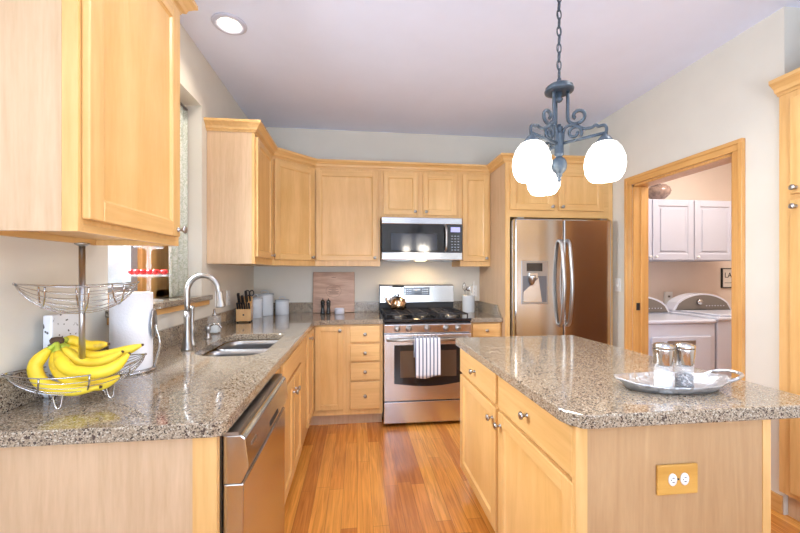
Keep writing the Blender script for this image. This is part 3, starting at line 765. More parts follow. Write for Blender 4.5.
# ------------------------------------------------------------------ pantry cabinet at right
t = thing('pantry_cabinet', 'tall maple pantry cabinet in the niche at the right edge', 'cabinet', (2.262, 1.728, 0), -PI/2)
bx('body', maple, t, 0, 1.0, 0, .60, .135, 2.262)
bx('toe_kick', laminate, t, 0, 1.0, .055, .07, 0, .1345)
for a, b in ((.062, .49), (.51, .94)):
    door(t, a, b, .165, 1.690, 0, (a+.028 if a < .3 else b-.028, 1.655)); door(t, a, b, 1.722, 2.225, 0, (a+.028 if a < .3 else b-.028, 1.752))
PPp = [(2.262, 1.728), (2.262, .728)]
P2 = [(2.30, 1.7285), (2.262, 1.7285), (2.262, .728)]
# crown travels with the room on its right side: reverse so outward is -X
crown_seg([(2.262, 1.733), (2.262, .73)], 0, 2.262, t, sc=1.15)

# ------------------------------------------------------------------ laundry room
for (x0, lab, dial) in ((2.43, 'white dryer behind the doorway, left machine, its near corner hidden by the door frame', False), (3.125, 'white washing machine with a wide grey control console, right of the dryer in the laundry', True)):
    Wl = .675
    t = thing('washing_machine' if dial else 'dryer', lab, 'washing machine' if dial else 'dryer', (x0, 2.86, 0), 0)
    zt = .905 if not dial else .925
    bx('body', white_g, t, 0, Wl, .0, .60, .015, zt-.035, bev=.008)
    bm = NB(); box(bm, -.002, Wl+.002, -.012, .60, zt-.034, zt, bev=.012); obj('top_panel', bm, white_g, t)
    if not dial:
        dd = bx('front_door', white_g, t, .06, Wl-.05, -.014, -.0005, .22, .765, bev=.008)
        bm = NB(); box(bm, .20, .47, -.020, -.0145, .695, .730, bev=.003); obj('door_pull', bm, steel_b, dd)
    else:
        bx('lid', white_g, t, .05, Wl-.05, .02, .42, zt+.0005, zt+.018, bev=.006)
    # arched console: white shell with grey face
    pts = []
    for i in range(17):
        u = i/16; pts.append((.01+(Wl-.02)*u, zt+.020+.160*math.sin(PI*u)**.50))
    bm = NB(); prism(bm, [(.01, zt+.0005)]+pts+[(Wl-.01, zt+.0005)], 'y', .46, .575); cs = obj('console', bm, white_g, t, bevel=.006)
    pts = []
    for i in range(17):
        u = i/16; pts.append((.035+(Wl-.07)*u, zt+.014+.150*math.sin(PI*u)**.52))
    bm = NB(); prism(bm, [(.035, zt+.02)]+pts+[(Wl-.035, zt+.02)], 'y', .452, .4595); obj('console_face', bm, grey_con, t)
    bm = NB(); lathe(bm, [(.028, 0), (.026, .025), (0, .026)], seg=20, M=Matrix.Translation((Wl*.42, .4515, zt+.095)) @ Matrix.Rotation(PI/2, 4, 'X')); obj('dial', bm, chrome, t)
    for i in range(7):
        bm = NB(); lathe(bm, [(.006, 0), (.005, .004), (0, .004)], seg=10, M=Matrix.Translation((Wl*.55+i*.032, .4515, zt+.055)) @ Matrix.Rotation(PI/2, 4, 'X')); obj('button', bm, white_m, t)
t = thing('washer_valve_box', 'small white plastic box on the laundry wall between the two machines', 'valve box', (3.30, LY-.001, 1.03), 0)
bx('box', white_pl, t, -.045, .045, -.02, 0, -.08, .08, bev=.003); bx('outlet_face', grey_con, t, -.012, .012, -.024, -.0205, .02, .04)
wd = (white_m, white_m, white_m)
for i, (x0, x1, lab) in enumerate(((2.42, 2.845, 'white laundry wall cabinet farthest left, mostly hidden by the door frame'), (2.847, 3.297, 'white panelled laundry wall cabinet in the middle, under the bowl'), (3.299, 3.75, 'white panelled laundry wall cabinet at the right, above the sign'))):
    t = thing('laundry_cabinet', lab, 'cabinet', (x0, 3.27, 1.432), 0)
    bx('body', white_m, t, 0, x1-x0, 0, LY-3.27-.001, 0, .60)
    d = door(t, .004, x1-x0-.004, .006, .594, 0, None, wd, st=.060)
    bm = NB(); w_ = x1-x0; box(bm, .090, w_-.090, -.017, -.0101, .092, .508, bev=.006); obj('raised_panel', bm, white_m, d)
    kx = .03 if i else w_-.03
    bm = NB(); lathe(bm, [(.008, 0), (.006, .01), (.013, .018), (.012, .024), (0, .026)], seg=16, M=Matrix.Translation((kx, -.02, .035)) @ Matrix.Rotation(PI/2, 4, 'X')); obj('knob', bm, white_pl, d)
# bowl of stones on the laundry cabinet
t = thing('decorative_bowl', 'brown glass bowl filled with dried flowers on top of the white laundry cabinets', 'bowl', (3.05, 3.41, 2.033), 0)
bm = NB(); lathe(bm, [(.045, 0), (.05, .006), (.025, .015), (.06, .03), (.100, .07), (.112, .105), (.100, .14), (.082, .158), (.074, .156)], seg=28, cap=False); o = obj('glass', bm, plain('amber_glass', (.35, .24, .20), .15, var=.3, vs=30, coat=.5), t, smooth=True)
bm = NB()
for i in range(26):
    a = random.uniform(0, 2*PI); r = .07*math.sqrt(random.random()); bmesh.ops.create_icosphere(bm, subdivisions=1, radius=random.uniform(.012, .022), matrix=Matrix.Translation((r*math.cos(a), r*math.sin(a), random.uniform(.145, .180))))
obj('filling', bm, plain('dried_petals', (.32, .22, .18), .8, var=.5, vs=40), t)
# sign
t = thing('laundry_sign', 'black-framed sign with dark lettering on the laundry room back wall', 'sign', (4.14, LY-.001, 1.255), 0)
bx('board', plain('sign_cream', (.72, .66, .60), .6), t, -.19, .19, -.012, 0, -.098, .098)
bm = NB()
for (a, b, c_, d_) in ((-.20, .20, .098, .108), (-.20, .20, -.108, -.098), (-.20, -.19, -.098, .098), (.19, .20, -.098, .098)): box(bm, a, b, -.018, 0, c_, d_)
obj('frame', bm, black_m, t)
def text_part(s, size, parent, loc, m, rot=(PI/2, 0, 0), name='lettering', ext=.0008):
    cu = bpy.data.curves.new('t', 'FONT'); cu.body = s; cu.size = size; cu.extrude = ext; cu.align_x = 'LEFT'
    to = bpy.data.objects.new('t', cu); C.objects.link(to)
    dg = bpy.context.evaluated_depsgraph_get(); me = bpy.data.meshes.new_from_object(to.evaluated_get(dg))
    bpy.data.objects.remove(to)
    o = bpy.data.objects.new(name, me); C.objects.link(o); me.materials.append(m); o.parent = parent; o.location = loc; o.rotation_euler = rot
    return o
text_part('LAUNDRY', .080, t, (-.168, -.013, .005), black_m)
bx('rule_line', black_m, t, -.165, .165, -.0128, -.0122, -.055, -.050)

# ------------------------------------------------------------------ wall plates
def plate(label, loc, rz, kind='outlet'):
    t = thing('wall_outlet' if kind == 'outlet' else 'light_switch', label, kind, loc, rz)
    bx('cover_plate', white_pl, t, -.036, .036, -.006, 0, -.058, .058, bev=.002)
    if kind == 'outlet':
        for z in (-.02, .02):
            r = bx('receptacle', white_pl, t, -.014, .014, -.0085, -.0062, z-.013, z+.013, bev=.001)
            bm = NB(); box(bm, -.007, -.005, -.0092, -.0086, z-.004, z+.006); box(bm, .005, .007, -.0092, -.0086, z-.004, z+.006); obj('slots', bm, black_m, r)
    else:
        bx('toggle', white_pl, t, -.005, .005, -.016, -.0062, -.008, .010, bev=.001)
plate('white wall outlet on the left wall just behind the knife block', (XL+.001, 3.03, 1.115), R90)
plate('white wall outlet on the left wall beside the faucet', (XL+.001, 2.80, 1.125), R90)
plate('white wall outlet on the back wall behind the utensil crock', (1.222, YB-.001, 1.12), 0)
plate('white light switch on the right wall between refrigerator and doorway', (XR-.001, 3.005, 1.205), -PI/2, 'light switch')

# ------------------------------------------------------------------ recessed light
t = thing('recessed_light', 'round recessed ceiling light glowing above the sink', 'ceiling light', (-.735, 2.225, HC), 0)
bm = NB(); lathe(bm, [(.068, -.0005), (.095, -.0005), (.095, -.004), (.088, -.009), (.070, -.010), (.066, -.006), (.060, -.002)], seg=36, cap=False); obj('trim_ring', bm, white_m, t, smooth=True)
bm = NB(); lathe(bm, [(.064, -.006), (.060, -.0015), (0, -.0012)], seg=32, cap=False); obj('baffle', bm, beige_m, t, smooth=True)
bm = NB(); lathe(bm, [(.046, -.0016), (.044, -.010), (.030, -.017), (0, -.020)], seg=28, cap=False); obj('bulb', bm, bulb_m, t, smooth=True)
light('ceiling_spot', 'SPOT', (-.735, 2.225, HC-.03), (0, 0, 0), 7, (1, .88, .72), .05, spot=2.3)
for (x, y, e_) in ((-.25, 0.2, 8), (.10, 1.25, 24), (1.5, 1.15, 21)):  # unseen spots with no fixtures, added to brighten floor and counters
    light('ceiling_spot', 'SPOT', (x, y, HC-.03), (0, 0, 0), e_, (.98, .97, .96), .06, spot=2.5)

# ------------------------------------------------------------------ chandelier
CH = Vector((.866, 1.493, 0))
t = thing('chandelier', 'blue-grey iron three-light chandelier with frosted white globes hanging over the island', 'chandelier', (CH.x, CH.y, 1.70), 0)
ZB = 1.70
bm = NB(); lathe(bm, [(.045, 2.088), (.058, 2.092), (.060, 2.100), (.054, 2.104), (.056, 2.112), (.046, 2.120), (.012, 2.126), (.008, 2.150), (0, 2.152)], CH.x, CH.y, 32); lathe(bm, [(0, 2.045), (.010, 2.050), (.016, 2.060), (.010, 2.070), (.014, 2.088), (0, 2.089)], CH.x, CH.y, 20); obj('canopy_disc', bm, pewter, t, world=True)
bm = NB(); lathe(bm, [(0, 1.702), (.006, 1.706), (.009, 1.714), (.006, 1.722), (.013, 1.728), (.012, 1.736), (.018, 1.744), (.025, 1.750), (.0295, 1.760), (.0315, 1.772), (.031, 1.784), (.028, 1.795), (.022, 1.804), (.014, 1.810), (.013, 1.815), (.019, 1.819), (.0195, 1.826), (.0185, 1.828), (.0185, 1.905), (.020, 1.908), (.019, 1.914), (.011, 1.917), (.010, 1.924), (.015, 1.928), (.016, 1.934), (.014, 1.941), (.008, 1.944), (.008, 1.952), (0, 1.955)], CH.x, CH.y, 24); obj('column', bm, pewter, t, world=True)
ang0 = math.radians(-30)-YAW
def scroll(cx, cz, r0, r1, a0, a1, n=16):
    return [(cx+(r0+(r1-r0)*i/n)*math.cos(a0+(a1-a0)*i/n), cz+(r0+(r1-r0)*i/n)*math.sin(a0+(a1-a0)*i/n)) for i in range(n+1)]
for k in range(3):
    a = ang0+k*2*PI/3; dr = Vector((math.cos(a), math.sin(a), 0))
    def p3(r, z): return CH+dr*r+Vector((0, 0, z))
    bm = NB()
    # hanger rod from disc, curling outwards into the upper scroll
    pts = [(.034, 2.09), (.034, 2.03), (.034, 1.975), (.040, 1.955), (.058, 1.943)]+scroll(.072, 1.975, .032, .012, -PI/2+.1, PI*1.25)
    tube(bm, smooth_path([p3(*q) for q in pts], 2), .0072, 10)
    # lower scroll
    pts = scroll(.050, 1.902, .010, .034, -2.4, 2.2, 14)[::-1]
    tube(bm, [p3(r, z) for r, z in scroll(.060, 1.905, .011, .030, PI*2.1, .2-.9, 18)], .0064, 10)
    tube(bm, smooth_path([p3(*q) for q in [(.014, 1.875), (.018, 1.92), (.032, 1.938), (.058, 1.938), (.082, 1.925), (.100, 1.915), (.125, 1.915), (.140, 1.922), (.150, 1.915), (.168, 1.916), (.178, 1.905), (.177, 1.878)]], 5), .0062, 10)
    tube(bm, [p3(.012, 1.868), p3(.176, 1.884)], .0066, 10)
    obj('arm', bm, pewter, t, world=True)
    g = p3(.172, 0)
    bm = NB(); lathe(bm, [(.006, 1.884), (.010, 1.876), (.018, 1.868), (.032, 1.850), (.034, 1.842), (.030, 1.842)][::-1], g.x, g.y, 24); obj('shade_cap', bm, pewter, t, world=True)
    bm = NB(); lathe(bm, [(.030, 1.846), (.045, 1.838), (.062, 1.815), (.074, 1.782), (.077, 1.752), (.072, 1.720), (.060, 1.697), (.052, 1.690), (.048, 1.694), (.056, 1.702), (.067, 1.722), (.072, 1.752), (.069, 1.780), (.058, 1.811), (.042, 1.832), (.028, 1.840)], g.x, g.y, 36, cap=False)
    sh = obj('globe_shade', bm, globe_m, t, world=True, smooth=True)
    light('chandelier_bulb', 'POINT', (g.x, g.y, 1.66), (0, 0, 0), 2.0, (1, .9, .76), .05)
bm = NB()
z = 2.150; i = 0
while z < HC-.05:
    pts = []
    for j in range(14):
        a = 2*PI*j/14; u = .0110*math.cos(a); v = .0215*math.sin(a)+.0215
        pts.append((CH.x+(u if i % 2 else u*.25), CH.y+(u*.25 if i % 2 else u), z+v))
    tube(bm, pts, .0029, 6, closed=True); z += .0365; i += 1
tube(bm, smooth_path([(CH.x+.006*math.cos(q*1.7), CH.y+.006*math.sin(q*1.7), 2.15+q*.0575) for q in range(11)], 3), .0018, 6)
obj('chain', bm, pewter, t, world=True)
bm = NB(); lathe(bm, [(.010, HC-.035), (.05, HC-.022), (.062, HC-.006), (.062, HC-.001)], CH.x, CH.y, 28); obj('ceiling_canopy', bm, pewter, t, world=True)

# ------------------------------------------------------------------ faucet & sink things
t = thing('faucet', 'brushed nickel gooseneck kitchen faucet behind the sink', 'faucet', (-.868, 2.0, CZ1), 0)
bm = NB(); lathe(bm, [(.028, .0), (.029, .006), (.024, .02), (.019, .06), (.016, .13), (.0175, .165), (.0175, .172), (.0135, .178), (.0135, .20)], seg=24); obj('body', bm, steel_b, t, smooth=True)
bm = NB(); P = [(0, 0, .19)]+[(.075-.075*math.cos(a), .008*math.sin(a/2), .300+.083*math.sin(a)) for a in [PI*i/12 for i in range(0, 12)]]+[(.152, .012, .285)]
tube(bm, smooth_path(P, 3), .0135, 14); obj('spout', bm, steel_b, t)
bm = NB(); lathe(bm, [(.0145, 0), (.0155, -.005), (.0165, -.03), (.021, -.075), (.023, -.082), (.019, -.084)], seg=22, M=Matrix.Translation((.1525, .0125, .300)) @ Matrix.Rotation(-.10, 4, 'Y')); obj('spray_head', bm, steel_b, t, smooth=True)
bm = NB(); lathe(bm, [(.022, 0), (.022, .01), (.014, .02), (.011, .06), (.016, .09), (.013, .105), (.009, .12), (.011, .20), (.013, .215), (0, .218)], -.027, .12, seg=20); obj('handle', bm, steel_b, t, smooth=True)
t = thing('soap_dispenser', 'short brushed nickel soap pump beside the sink', 'soap dispenser', (-.895, 2.335, CZ1), 0)
bm = NB(); lathe(bm, [(.022, 0), (.020, .008), (.012, .018), (.011, .045), (.016, .050), (.016, .070), (.010, .078), (0, .079)], seg=20); obj('pump', bm, steel_b, t, smooth=True)
bm = NB(); tube(bm, smooth_path([(0, 0, .068), (.03, 0, .085), (.06, 0, .082), (.078, 0, .062)]), .006, 10); obj('nozzle', bm, chrome, t)
t = thing('soap_bottle', 'clear square glass bottle half filled with liquid soap, behind the sink', 'bottle', (-.93, 2.53, CZ1), 0)
bx('glass', glass_m, t, -.034, .034, -.034, .034, .0005, .115, bev=.008)
bx('liquid', plain('liquid_soap', (.70, .76, .78), .2, var=.02), t, -.029, .029, -.029, .029, .006, .060, bev=.006)
bm = NB(); lathe(bm, [(.016, .1155), (.016, .13), (.008, .135), (.006, .16), (0, .161)], seg=16); obj('cap', bm, chrome, t)

# knife block ------------------------------------------------------
t = thing('knife_block', 'wooden knife block holding black-handled knives and scissors', 'knife block', (-.908, 3.10, CZ1), math.radians(8))
# side profile (y,z): front low, slanting up to the back
bm = NB(); prism(bm, [(-.055, .010), (.075, .010), (.095, .190), (.040, .205), (-.055, .105)], 'x', -.055, .055); obj('block', bm, block_w, t, bevel=.003)
bm = NB()
for x in (-.045, .045):
    for y in (-.045, .065): lathe(bm, [(.008, 0), (.008, .0095)], x, y, 12)
obj('feet', bm, black_m, t)
def free(o, label, cat, group=None):
    # stands in the block but can be lifted out: a thing of its own
    o.parent = None; o.location = (-.908, 3.10, CZ1); o.rotation_euler = (0, 0, math.radians(8)); return tag(o, label, cat, group)
def kn(bm, x, y, z, L, w_, th):
    # handle leaning towards the front
    M = Matrix.Translation((x, y, z)) @ Matrix.Rotation(math.radians(38), 4, 'X')
    b2 = bmesh.new(); box(b2, -w_/2, w_/2, -th/2, th/2, -.02, L, bev=.004); b2.transform(M); me = bpy.data.meshes.new('k'); b2.to_mesh(me); b2.free(); bm.from_mesh(me); bpy.data.meshes.remove(me)
for i in range(6):
    bm = NB(); kn(bm, -.043+i*.0172, -.048, .112, .062, .0135, .014); free(obj('steak_knife', bm, black_m), 'small black-handled steak knife in the low front row of the knife block', 'knife', 'steak knives in the knife block')
for (x, y, z, L, lab) in ((-.036, -.01, .150, .105, 'large black-handled kitchen knife farthest left in the knife block'), (-.010, -.01, .150, .080, 'shorter black-handled kitchen knife in the middle of the knife block'), (.018, .0, .165, .110, 'long black-handled kitchen knife next to the scissors in the knife block')):
    bm = NB(); kn(bm, x, y, z, L, .020, .022); free(obj('kitchen_knife', bm, black_m), lab, 'knife')
bm = NB()
for cx in (.030, .062):
    tube(bm, [(cx+.015*math.cos(a), -.055-.0*math.sin(a), .235+.022*math.sin(a)) for a in [2*PI*i/16 for i in range(16)]], .0045, 8, closed=True)
tube(bm, [(.045, -.052, .214), (.043, .005, .168)], .006, 8)
free(obj('scissors', bm, black_m), 'black-handled kitchen scissors at the right of the knife block', 'scissors')
bx('label_mark', black_m, t, -.006, .006, -.0562, -.0552, .055, .068)

lid_m = plain('grey_lid_ceramic', (.48, .52, .56), .25, coat=.4)
# canisters --------------------------------------------------------
def canister(x, y, r, h, label):
    t = thing('canister', label, 'canister', (x, y, CZ1), 0, 'grey-white lidded canisters in the corner')
    bm = NB(); lathe(bm, [(r*.97, 0), (r, .004), (r, h-.012), (r*.99, h-.010)], seg=36); obj('jar', bm, ceramic, t, smooth=False)
    bm = NB(); lathe(bm, [(r*1.03, h-.0095), (r*1.04, h-.003), (r*1.02, h+.002), (r*.6, h+.008), (0, h+.010)], seg=36); ld_ = obj('lid', bm, lid_m, t)
    bm = NB(); tube(bm, smooth_path([(-r*.42, 0, h+.006), (-r*.36, 0, h+.024), (0, 0, h+.030), (r*.36, 0, h+.024), (r*.42, 0, h+.006)]), .004, 8); obj('lid_handle', bm, ceramic, ld_)
    bm = NB(); lathe(bm, [(r*1.003, h*.55), (r*1.010, h*.56), (r*1.003, h*.57)], seg=36, cap=False); obj('ridge', bm, ceramic, t)
canister(-.905, 3.385, .066, .175, 'grey-white lidded canister in front, next to the knife block')
canister(-.862, 3.560, .078, .200, 'largest grey-white lidded canister, at the back against the corner')
canister(-.712, 3.610, .063, .138, 'smallest grey-white lidded canister, right of the other two')

# cutting board + mills + bowl ---------------------------------------
t = thing('cutting_board', 'square wooden cutting board with round engraving leaning on the back wall', 'cutting board', (-.231, 3.70, CZ1), 0)
def lean(b): b.transform(Matrix.Rotation(math.radians(-4.5), 4, 'X'))
bm = NB(); box(bm, -.205, .205, -.010, .010, .002, .405, bev=.004); lean(bm); obj('board', bm, board_w, t)
bm = NB()
tube(bm, [(-.003+.075*math.cos(a), -.0102, .215+.062*math.sin(a)) for a in [2*PI*i/40 for i in range(40)]], .0010, 4, closed=True)
for j, (w_, zz) in enumerate(((.022, .245), (.045, .232), (.020, .222), (.052, .210), (.040, .198), (.048, .186), (.020, .352))): box(bm, -w_-.003, w_-.003, -.0106, -.0099, zz-.0018, zz+.0018)
lean(bm); obj('engraving', bm, plain('burnt_line', (.10, .045, .03), .8), t)
for (x, lab) in ((-.330, 'black pepper mill, left of the pair before the cutting board'), (-.276, 'black pepper mill, right of the pair before the cutting board')):
    t = thing('pepper_mill', lab, 'pepper mill', (x, 3.60, CZ1), 0, 'black mills before the cutting board')
    bm = NB(); lathe(bm, [(.022, 0), (.0225, .01), (.019, .03), (.0155, .065), (.020, .090), (.021, .098), (.017, .102)], seg=24); obj('body', bm, black_g, t, smooth=True)
    bm = NB(); lathe(bm, [(.017, .1025), (.0215, .108), (.021, .122), (.012, .134), (.004, .138), (.004, .144), (.006, .148), (0, .151)], seg=24); obj('head', bm, black_g, t, smooth=True)
t = thing('ramekin', 'small white ceramic bowl in front of the cutting board', 'bowl', (-.170, 3.60, CZ1), 0)
bm = NB(); lathe(bm, [(.044, 0), (.047, .004), (.047, .052), (.044, .055), (.041, .052), (.041, .008), (0, .008)], seg=32); obj('bowl', bm, white_g, t)

# kettle ------------------------------------------------------------
kx, ky = .395, 3.52
t = thing('tea_kettle', 'shiny metal tea kettle with black handle on the back left burner', 'kettle', (kx, ky, .9590), 0)
bm = NB(); lathe(bm, [(.062, 0), (.072, .006), (.077, .035), (.074, .075), (.060, .102), (.034, .114), (.030, .115)], seg=32); obj('body', bm, copper_m, t, smooth=True)
bm = NB(); lathe(bm, [(.033, .1155), (.030, .121), (.008, .126), (.006, .132), (.012, .138), (.011, .148), (0, .150)], seg=24); obj('lid', bm, black_g, t, smooth=True)
bm = NB(); tube(bm, smooth_path([(-.055, 0, .04), (-.085, 0, .055), (-.105, 0, .085), (-.118, 0, .098)]), [.018]*6+[.014]*6+[.010]*6+[.009], 12); lathe(bm, [(.011, 0), (.012, .012), (.004, .018), (.004, .028), (0, .029)], seg=14, M=Matrix.Translation((-.117, 0, .098))); obj('spout', bm, copper_m, t)
bm = NB(); tube(bm, smooth_path([(-.062, 0, .085), (-.070, 0, .165), (-.052, 0, .220), (.052, 0, .220), (.070, 0, .165), (.062, 0, .085)]), .0035, 8); obj('handle_frame', bm, chrome, t)
bm = NB(); tube(bm, [(-.056, 0, .2215), (0, 0, .225), (.056, 0, .2215)], .011, 12); obj('handle_grip', bm, black_m, t)

# utensil crock ------------------------------------------------------
t = thing('utensil_crock', 'grey-white ceramic crock beside the range holding utensils', 'crock', (1.118, 3.605, CZ1), 0)
bm = NB(); lathe(bm, [(.058, 0), (.062, .005), (.062, .155), (.064, .158), (.064, .166), (.058, .166), (.056, .158), (.056, .010), (0, .010)], seg=36); obj('crock', bm, ceramic, t)
for nm, lab, cat, (x0, y0), (x1, y1, z1), kind in (('whisk', 'wire whisk at the left in the utensil crock', 'whisk', (-.020, 0), (-.045, -.005, .29), 'whisk'),
        ('spatula', 'broad white spatula upright in the utensil crock', 'spatula', (.02, .01), (.035, .0, .27), 'spat'),
        ('spatula', 'narrow white spatula leaning right in the utensil crock', 'spatula', (.036, -.022), (.049, -.026, .30), 'narrow'),
        ('ladle', 'steel serving ladle in the middle of the utensil crock', 'ladle', (0, .02), (.000, .01, .27), 'ladle')):
    u = thing(nm, lab, cat, (1.118+x0, 3.605+y0, CZ1+.012), 0)
    d = Vector((x1-x0, y1-y0, z1-.012))
    bm = NB(); tube(bm, [(0, 0, 0), tuple(d*.72)], .004, 8); obj('handle', bm, steel_b if kind in ('whisk', 'ladle') else white_pl, u)
    bm = NB()
    if kind == 'whisk':
        for q in range(5):
            a = PI*q/5
            tube(bm, smooth_path([tuple(d*.70), tuple(d*.85+Vector((.022*math.cos(a), .022*math.sin(a), 0))), tuple(d*1.04), tuple(d*.85-Vector((.022*math.cos(a), .022*math.sin(a), 0))), tuple(d*.70)], 4), .0016, 5)
        obj('wires', bm, chrome, u)
    elif kind == 'ladle':
        lathe(bm, [(0, -.02), (.018, -.014), (.026, .004), (.024, .005), (.016, -.010), (0, -.016)], seg=20, M=Matrix.Translation(d*.86) @ Matrix.Rotation(1.2, 4, 'X')); obj('bowl', bm, chrome, u)
    else:
        w_ = .030 if kind == 'spat' else .019
        M = Matrix.Translation(d*.70) @ d.to_track_quat('Z', 'Y').to_matrix().to_4x4()
        box(bm, -w_, w_, -.003, .003, 0, d.length*.34, bev=.002); bm.transform(M); obj('blade', bm, white_pl, u)

# ------------------------------------------------------------------ island tray with grinders
TC = (1.078, 1.150)
t = thing('serving_tray', 'oval silver embossed tray with loop handles on the island', 'tray', (*TC, CZ1), math.radians(-3))
bm = NB(); rings = []; seg = 60
for s, z in ((.0, .0045), (.45, .0045), (.80, .0055), (.90, .015), (1.0, .028), (1.015, .029), (1.0, .024), (.90, .0095), (.80, .001), (.45, .0005), (0, .0005)):
    if s == 0: rings.append([bm.verts.new((0, 0, z))]); continue
    rg = []
    for i in range(seg):
        a = 2*PI*i/seg; rr = 1+(.025*math.cos(a*12) if s > .9 else 0)
        ex = .195*math.cos(a)*s*rr; ey = .092*math.sin(a)*s*rr
        rg.append(bm.verts.new((ex, ey, z+(.012*abs(math.cos(a))**4 if s > .8 else 0)))) 
    rings.append(rg)
for a, b in zip(rings, rings[1:]):
    for i in range(seg):
        j = (i+1) % seg
        vs = [a[0], b[i], b[j]] if len(a) == 1 else ([a[i], b[0], a[j]] if len(b) == 1 else [a[i], b[i], b[j], a[j]])
        f = bm.faces.new(vs); f.smooth = True
obj('dish', bm, tin_m, t)
for s in (-1, 1):
    bm = NB(); tube(bm, smooth_path([(s*.165, -.045, .030), (s*.20, -.046, .042), (s*.232, -.028, .048), (s*.240, 0, .049), (s*.232, .028, .048), (s*.20, .046, .042), (s*.165, .045, .030)]), .0055, 10); 
    if s == 1: obj('handle', bm, tin_m, t)
    else: bm.free()
for (x, y, lab, fill, fh, nm) in ((1.002, 1.100, 'glass salt grinder with steel cap on the silver tray', salt_m, .062, 'salt_grinder'), (1.074, 1.095, 'glass pepper grinder with steel cap on the silver tray', pepper_m, .052, 'pepper_grinder')):
    g = thing(nm, lab, 'grinder', (x, y, CZ1+.0078), 0)
    bm = NB(); lathe(bm, [(.0270, 0), (.0275, .003), (.0262, .05), (.0250, .086), (.0235, .086), (.0247, .05), (.0258, .006), (0, .005)], seg=36); obj('glass_body', bm, glass_m, g, smooth=False)
    bm = NB(); lathe(bm, [(.0252, .0065), (.0243, fh), (.015, fh+.006), (0, fh+.008)], seg=30); obj('filling', bm, fill, g)
    bm = NB(); lathe(bm, [(.0215, .083), (.0250, .0865), (.0262, .090), (.0300, .136), (.0300, .1385), (.0292, .140)], seg=36); c1 = obj('cap', bm, steel, g)
    bm = NB(); lathe(bm, [(.0290, .1405), (.0302, .142), (.0305, .151), (.020, .157), (.006, .159), (0, .161)], seg=36); obj('top_lid', bm, steel, g)

# ------------------------------------------------------------------ fruit stand
FC = Vector((-.860, 1.262, 0)); ax = math.radians(43)
e1 = Vector((math.cos(ax), math.sin(ax), 0)); e2 = Vector((-math.sin(ax), math.cos(ax), 0))
t = thing('fruit_stand', 'two-tier chrome wire fruit basket stand on the left counter', 'fruit basket', (FC.x, FC.y, CZ1), 0)
def fp(s, u, z): return FC+e1*s+e2*u+Vector((0, 0, z))
bm = NB(); tube(bm, [fp(0, 0, .945), fp(0, 0, 1.398)], .0085, 16); lathe(bm, [(.010, 1.396), (.019, 1.401), (.020, 1.406), (0, 1.408)], FC.x, FC.y, 24); obj('pole', bm, steel_b, t, world=True)
def basket(Lh, Wd, Hd, zr, nw, name, lift=.012, flat=.012):
    bm = NB(); N = 28
    def sh(s): return (1-abs(s)**2.4)**.75 if abs(s) < 1 else 0
    for k in range(nw+1):
        ph = -PI/2+PI*k/nw; pts = []
        for i in range(N+1):
            s = -1+2*i/N; q = sh(s)
            pts.append(fp(Lh*s, Wd*math.sin(ph)*q, zr-Hd*math.cos(ph)*q+lift*s*s))
        tube(bm, pts, .0020 if k in (0, nw) else .0012, 6)
    for s in (-.62, 0, .62):
        q = sh(s); pts = [fp(Lh*s, Wd*math.sin(-PI/2+PI*i/16)*q, zr-Hd*math.cos(-PI/2+PI*i/16)*q+lift*s*s-.002) for i in range(17)]
        tube(bm, pts, .0027, 6)
    for s in (-1, 1): bmesh.ops.create_icosphere(bm, subdivisions=2, radius=.0042, matrix=Matrix.Translation(fp(Lh*s, 0, zr+lift)))
    return obj(name, bm, chrome, t, world=True)
basket(.170, .110, .072, 1.010, 12, 'lower_basket', .018); basket(.148, .098, .085, 1.270, 12, 'upper_basket', .010)
for s, u in ((-.062, -.052), (.062, -.052), (-.062, .052), (.062, .052)):
    bm = NB(); d_ = e1*.010
    a = fp(s, u*.85, .953); b = fp(s, u*1.05, .9190)
    tube(bm, smooth_path([a-d_*1.1, b-d_*.5, b+d_*.5, a+d_*1.1], 5), .0021, 6); obj('leg', bm, chrome, t, world=True)

# bananas -------------------------------------------------------------
def at(px, py, Y):
    r = math.tan(YAW+math.atan((px-400)/FPX)); X = r*Y; D = Y*math.cos(YAW)+X*math.sin(YAW)
    return Vector((X, Y, H_CAM-(py-272.835)*D/FPX))
crown_p = at(57, 340, 1.265)
t = thing('banana_bunch', 'bunch of ripe yellow bananas lying in the lower tier of the wire fruit stand', 'bananas', tuple(crown_p), 0)
bm = NB(); lathe(bm, [(0, -.014), (.016, -.010), (.018, .0), (.013, .008), (0, .010)], seg=14, M=Matrix.Translation(crown_p) @ Matrix.Diagonal((1.1, .8, 1, 1))); obj('crown', bm, brown_m, t, world=True, smooth=True)
BAN = [
    [(57, 343, 1.255), (45, 353, 1.235), (35, 368, 1.215), (45, 385, 1.200), (72, 390, 1.205), (100, 387, 1.215)],
    [(57, 343, 1.255), (59, 357, 1.225), (70, 370, 1.205), (92, 373, 1.200), (113, 368, 1.215), (129, 354, 1.240)],
    [(57, 343, 1.260), (55, 358, 1.240), (62, 374, 1.225), (80, 383, 1.222), (102, 384, 1.240), (120, 376, 1.262)],
    [(59, 341, 1.270), (72, 351, 1.290), (92, 357, 1.305), (118, 353, 1.320), (142, 345, 1.335)],
    [(59, 340, 1.275), (72, 341, 1.315), (88, 346, 1.335), (108, 344, 1.345)],
    [(58, 342, 1.265), (66, 352, 1.262), (82, 363, 1.265), (104, 362, 1.280), (122, 352, 1.300)],
]
